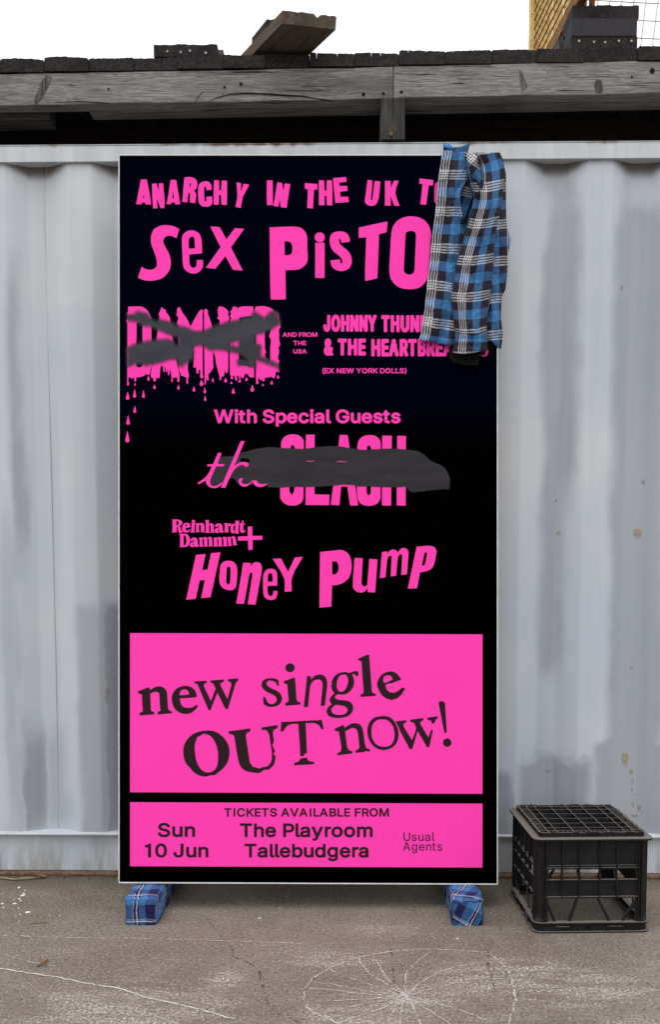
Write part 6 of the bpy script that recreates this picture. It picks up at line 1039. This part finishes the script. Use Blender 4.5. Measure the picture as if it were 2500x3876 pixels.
# chewed, raised edge around the base
m = MB()
for sx in range(4):
    A = Matrix.Translation((hw, hw, 0)) @ Matrix.Rotation(sx * math.pi / 2, 4, 'Z') @ Matrix.Translation((-hw, -hw, 0)); x = a0
    while x < a1 - .004:
        l_ = q.uniform(.006, .02); x2 = min(a1, x + l_)
        m.box(x, x2, a0 - .004 + q.uniform(-.0008, .0008), a0 - .0016, CT + .0002, zt + q.uniform(-.0015, .0028), M=A); x = x2 + q.uniform(.0002, .0012)
m.build('base_edge', M['crate'], crate)
# moulded warning, upside down with the crate
m = MB(); e = WARN
for x0, y0_, s, glyphs in e:
    for gl in glyphs:
        loops = [[Vector((float(p.split(',')[0]) * s + x0, float(p.split(',')[1]) * s + y0_, 0)) for p in q_.split()] for q_ in gl.split(';')]
        allp = [p for l in loops for p in l]; f_ = tessellate_polygon(loops); sc = .0011
        m.add([(.205 - p.x * sc, CI + .0022, .121 + p.y * sc) for p in allp], f_)
m.build('moulded_lettering', M['crate'], crate)
m = MB()
for i in range(3):
    a, b = math.radians(90 + 120 * i + 180), math.radians(90 + 120 * (i + .62) + 180)
    m.bar((.062 + .016 * math.cos(a), CI + .0026, .133 + .016 * math.sin(a)), (.062 + .016 * math.cos(b), CI + .0026, .133 + .016 * math.sin(b)), .0028, .0012, up=(0, 1, 0))
m.build('moulded_triangle', M['crate'], crate)

# ---------------------------------------------------------------- chalk, cracks and litter on the ground
def mark_mat(name, col, lo, hi, scale=230, amt=.9):
    t = NT(name); c = t.coord(); at = t.n('Attribute', attribute_name='cover'); n = t.noise(c, scale, 3, .75); n2 = t.noise(c, 26, 3, .6)
    a = t.math('ADD', t.math('MULTIPLY', n, .75), t.math('MULTIPLY', n2, .35)); a = t.math('ADD', a, t.math('MULTIPLY', at.outputs['Fac'], .42))
    return t.set(col, .95, .05, alpha=t.smooth(a, lo, hi, 0, amt))
M['chalk'] = mark_mat('white_chalk', (.58, .56, .53), .90, 1.03, 140, .75); M['chalkline'] = mark_mat('bright_chalk', (.58, .57, .55), .80, .97, 150); M['crackfill'] = mark_mat('dirt_in_crack', (.045, .039, .034), .94, 1.06, 110, .7)
def Gp(x, y): return on_z(x * 1.62338, 3400 + y * 1.62338, 0)
def ribbon(m, vals, pts, w_, z, sub=6, wob=.003, seed=0):
    q = random.Random(seed); P_ = []
    pts = [Gp(*p) for p in pts]
    for i in range(len(pts) - 1):
        p0 = pts[max(0, i - 1)]; p1, p2 = pts[i], pts[i + 1]; p3 = pts[min(len(pts) - 1, i + 2)]
        for k_ in range(sub):
            t = k_ / sub; P_.append(.5 * ((2 * p1) + (p2 - p0) * t + (2 * p0 - 5 * p1 + 4 * p2 - p3) * t * t + (3 * p1 - p0 - 3 * p2 + p3) * t ** 3))
    P_.append(pts[-1]); n0 = len(m.v)
    for i, p in enumerate(P_):
        d = (P_[min(i + 1, len(P_) - 1)] - P_[max(0, i - 1)]).normalized(); nn = Vector((-d.y, d.x, 0)); p = p + nn * q.uniform(-wob, wob); ww = w_ * q.uniform(.7, 1.3)
        for s_, c_ in ((-1, 0), (-.35, 1), (.35, 1), (1, 0)): m.v.append((p.x + nn.x * ww * s_, p.y + nn.y * ww * s_, z)); vals.append(c_)
    for i in range(len(P_) - 1):
        for j in range(3): m.f.append((n0 + i * 4 + j, n0 + i * 4 + j + 1, n0 + i * 4 + 5 + j, n0 + i * 4 + 4 + j))
def marks(name, lines, mat, z, label=None, cat=None, kind=None):
    m = MB(); vals = []
    for i, (pts, w_) in enumerate(lines): ribbon(m, vals, pts, w_, z + i * .00002, seed=i)
    o = m.build(name, mat, fix=False); o.data.attributes.new('cover', 'FLOAT', 'POINT').data.foreach_set('value', np.array(vals, dtype=np.float32)); return tag(o, label, cat, None, kind)
rim = [(1185, 300), (1203, 240), (1196, 195), (1178, 160), (1140, 132), (1080, 123), (1000, 120), (920, 124), (850, 136), (790, 155), (740, 181), (715, 207), (711, 240), (725, 263), (765, 283), (810, 300)]
hub = (948, 230)
sp_ = [[hub, (860, 218), (780, 203), (722, 196)], [hub, (850, 224), (760, 214), (720, 212)], [hub, (850, 236), (770, 240), (722, 238)], [hub, (860, 246), (790, 260), (745, 272)], [hub, (880, 262), (830, 278), (790, 293)],
       [hub, (920, 260), (902, 300)], [hub, (938, 265), (930, 300)], [hub, (968, 262), (985, 300)], [hub, (1000, 262), (1060, 300)], [hub, (1060, 258), (1130, 285)], [hub, (945, 190), (965, 155), (1008, 124)], [hub, (985, 195), (1040, 168), (1115, 150)],
       [hub, (1010, 212), (1100, 190), (1180, 182)], [hub, (890, 195), (850, 165), (838, 138)], [hub, (870, 205), (800, 180), (770, 168)], [hub, (905, 190), (880, 150), (868, 132)]]
marks('chalk_drawing', [(rim, .0055)] + [(s_, .0045) for s_ in sp_], M['chalk'], .0020, 'faint white chalk wheel with spokes drawn on the ground', 'chalk drawing')
marks('chalk_line', [([(-30, 158), (0, 165), (60, 175), (130, 185), (200, 199), (270, 211), (350, 235), (440, 255), (500, 271), (545, 283)], .0042)], M['chalkline'], .0022, 'long bright chalk line crossing the ground at the lower left', 'chalk line')
marks('chalk_line', [([(-20, 126), (0, 131), (60, 148), (128, 160)], .004)], M['chalk'], .0024, 'short faint chalk line behind the long bright one', 'chalk line')
marks('chalk_line', [([(0, 88), (60, 90), (140, 93), (290, 95), (450, 98), (580, 103), (640, 105), (712, 109)], .0045)], M['chalk'], .0026, 'broken chalk line running along the ground in front of the poster board', 'chalk line')
marks('ground_crack', [([(478, 45), (500, 70), (520, 95), (540, 118), (548, 138), (575, 150), (600, 165), (608, 195), (620, 235), (640, 262), (700, 292)], .0055), ([(600, 165), (612, 180), (618, 215)], .003)], M['crackfill'], .0012, kind='structure')
marks('ground_crack', [([(909, 108), (914, 140), (917, 175), (922, 205), (932, 228)], .006), ([(1150, 100), (1138, 140), (1148, 185), (1158, 225)], .006), ([(1426, 166), (1470, 182), (1505, 197), (1545, 214)], .0038)], M['crackfill'], .0015, kind='structure')
M['fleck'] = plain_mat('white_paint', (.68, .68, .64), .7, .2, .15, 60); M['straw'] = plain_mat('dry_straw', (.23, .175, .11), .8, .1); M['leaf'] = plain_mat('dead_leaf', (.20, .115, .06), .85, .1, .4, 80)
m = MB(); q = random.Random(2)
def splat(u, v, ru, rv):
    c = on_z(u, v); k_ = 3.3 / FPX; pts = []
    for i in range(14):
        a = 2 * math.pi * i / 14; r_ = q.uniform(.55, 1.15); pts.append((c.x + ru * .72 * k_ * r_ * math.cos(a), c.y + rv * .72 * k_ * 2.4 * r_ * math.sin(a)))
    m.prism(pts, .0008, .0028, lambda a, b, z: (a, b, z))
for u, v, ru, rv in ((71, 3361, 8, 5), (84, 3391, 14, 4), (90, 3384, 6, 4), (72, 3404, 7, 3), (77, 3411, 6, 3), (54, 3422, 11, 4), (8, 3422, 8, 3), (12, 3437, 5, 2.5), (49, 3442, 3, 1.6), (70, 3439, 4, 1.5), (104, 3455, 17, 5), (76, 3463, 5, 1.6), (225, 3468, 4, 1.8), (72, 3489, 3, 2), (36, 3399, 3, 1.3), (50, 3408, 4, 1.3), (12, 3383, 3, 1.5), (94, 3372, 4, 1.6), (983, 3478, 9, 2), (1733, 3555, 5, 2.5), (658, 3454, 4, 1.5), (1058, 3438, 2.5, 1.6), (1085, 3395, 2, 1.5), (57, 3471, 2.5, 1.5), (187, 3466, 3, 1.2)): splat(u, v, ru, rv)
tag(m.build('paint_flecks', M['fleck']), kind='stuff')
def twig(name, pts, r_, mat, label, cat):
    P_ = [on_z(u, v, 0) + Vector((0, 0, h)) for u, v, h in pts]; m = MB(); m.tube([p - P_[0] for p in P_], r_, 7)
    return tag(m.build(name, mat, smooth=True, loc=P_[0]), label, cat)
twig('straw', [(113, 3499, .003), (142, 3496, .004), (176, 3493, .003)], .0022, M['straw'], 'pale straw lying near the white paint flecks at the left', 'straw')
twig('twig', [(0, 3328, .006), (55, 3335, .006), (95, 3332, .008), (138, 3329, .006)], .0035, M['straw'], 'dry stick lying along the foot of the container at the left', 'twig')
o = twig('twig', [(140, 3663, .004), (158, 3656, .010), (172, 3646, .008), (180, 3636, .004)], [.003, .0035, .003, .0015], M['leaf'], 'small brown curled twig beside the chalk lines at the lower left', 'twig')
P0 = on_z(140, 3663)
for a, b in (((158, 3656, .010), (150, 3637, .016)), ((168, 3649, .009), (178, 3660, .004))):
    m = MB(); m.tube([on_z(a[0], a[1]) + Vector((0, 0, a[2])) - P0 - Vector((0, 0, .004)), on_z(b[0], b[1]) + Vector((0, 0, b[2])) - P0 - Vector((0, 0, .004))], [.002, .001], 6); m.build('side_shoot', M['leaf'], o, smooth=True)
c = on_z(160, 3322); m = MB()
for i in range(9):
    for j in range(5):
        t, b = i / 8, j / 4 - .5; m.v.append((-.022 + .044 * t, b * .022 * math.sin(math.pi * min(.97, t + .02)), .006 + .010 * abs(b) + .004 * math.sin(t * 6)))
for i in range(8):
    for j in range(4): m.f.append((i * 5 + j, i * 5 + j + 1, i * 5 + 6 + j, i * 5 + 5 + j))
o = m.build('dead_leaf', M['leaf'], smooth=True, fix=False, loc=(c.x, c.y - .01, .001)); o.modifiers.new('thickness', 'SOLIDIFY').thickness = .0008; tag(o, 'curled brown dead leaf lying against the foot of the container', 'leaf')
# moss and grit gathered along the foot of the container
def moss_mat():
    t = NT('dry_moss'); c = t.coord(); return t.set(t.mix(t.smooth(t.noise(c, 90, 4), .35, .65), (.045, .040, .020), (.15, .125, .075)), .95, .05)
M['moss'] = moss_mat(); m = MB(); q = random.Random(8)
for i in range(2600):
    x = q.uniform(-1.35, 1.35); den = .5 + .5 * math.sin(x * 5 + 1) * math.sin(x * 2.3)
    if q.random() > .25 + .75 * den: continue
    y = YC - .016 * x - .017 - abs(q.gauss(0, .016)); s_ = q.uniform(.0012, .0042); a = q.uniform(0, 6.28)
    vs = [(x + s_ * math.cos(a + k_), y + s_ * math.sin(a + k_), .0003) for k_ in (0, 2.1, 4.2)] + [(x + q.uniform(-.001, .001), y, s_ * q.uniform(.6, 1.5))]
    m.add(vs, [(0, 1, 3), (1, 2, 3), (2, 0, 3)])
tag(m.build('moss_and_grit', M['moss'], fix=False), kind='stuff')
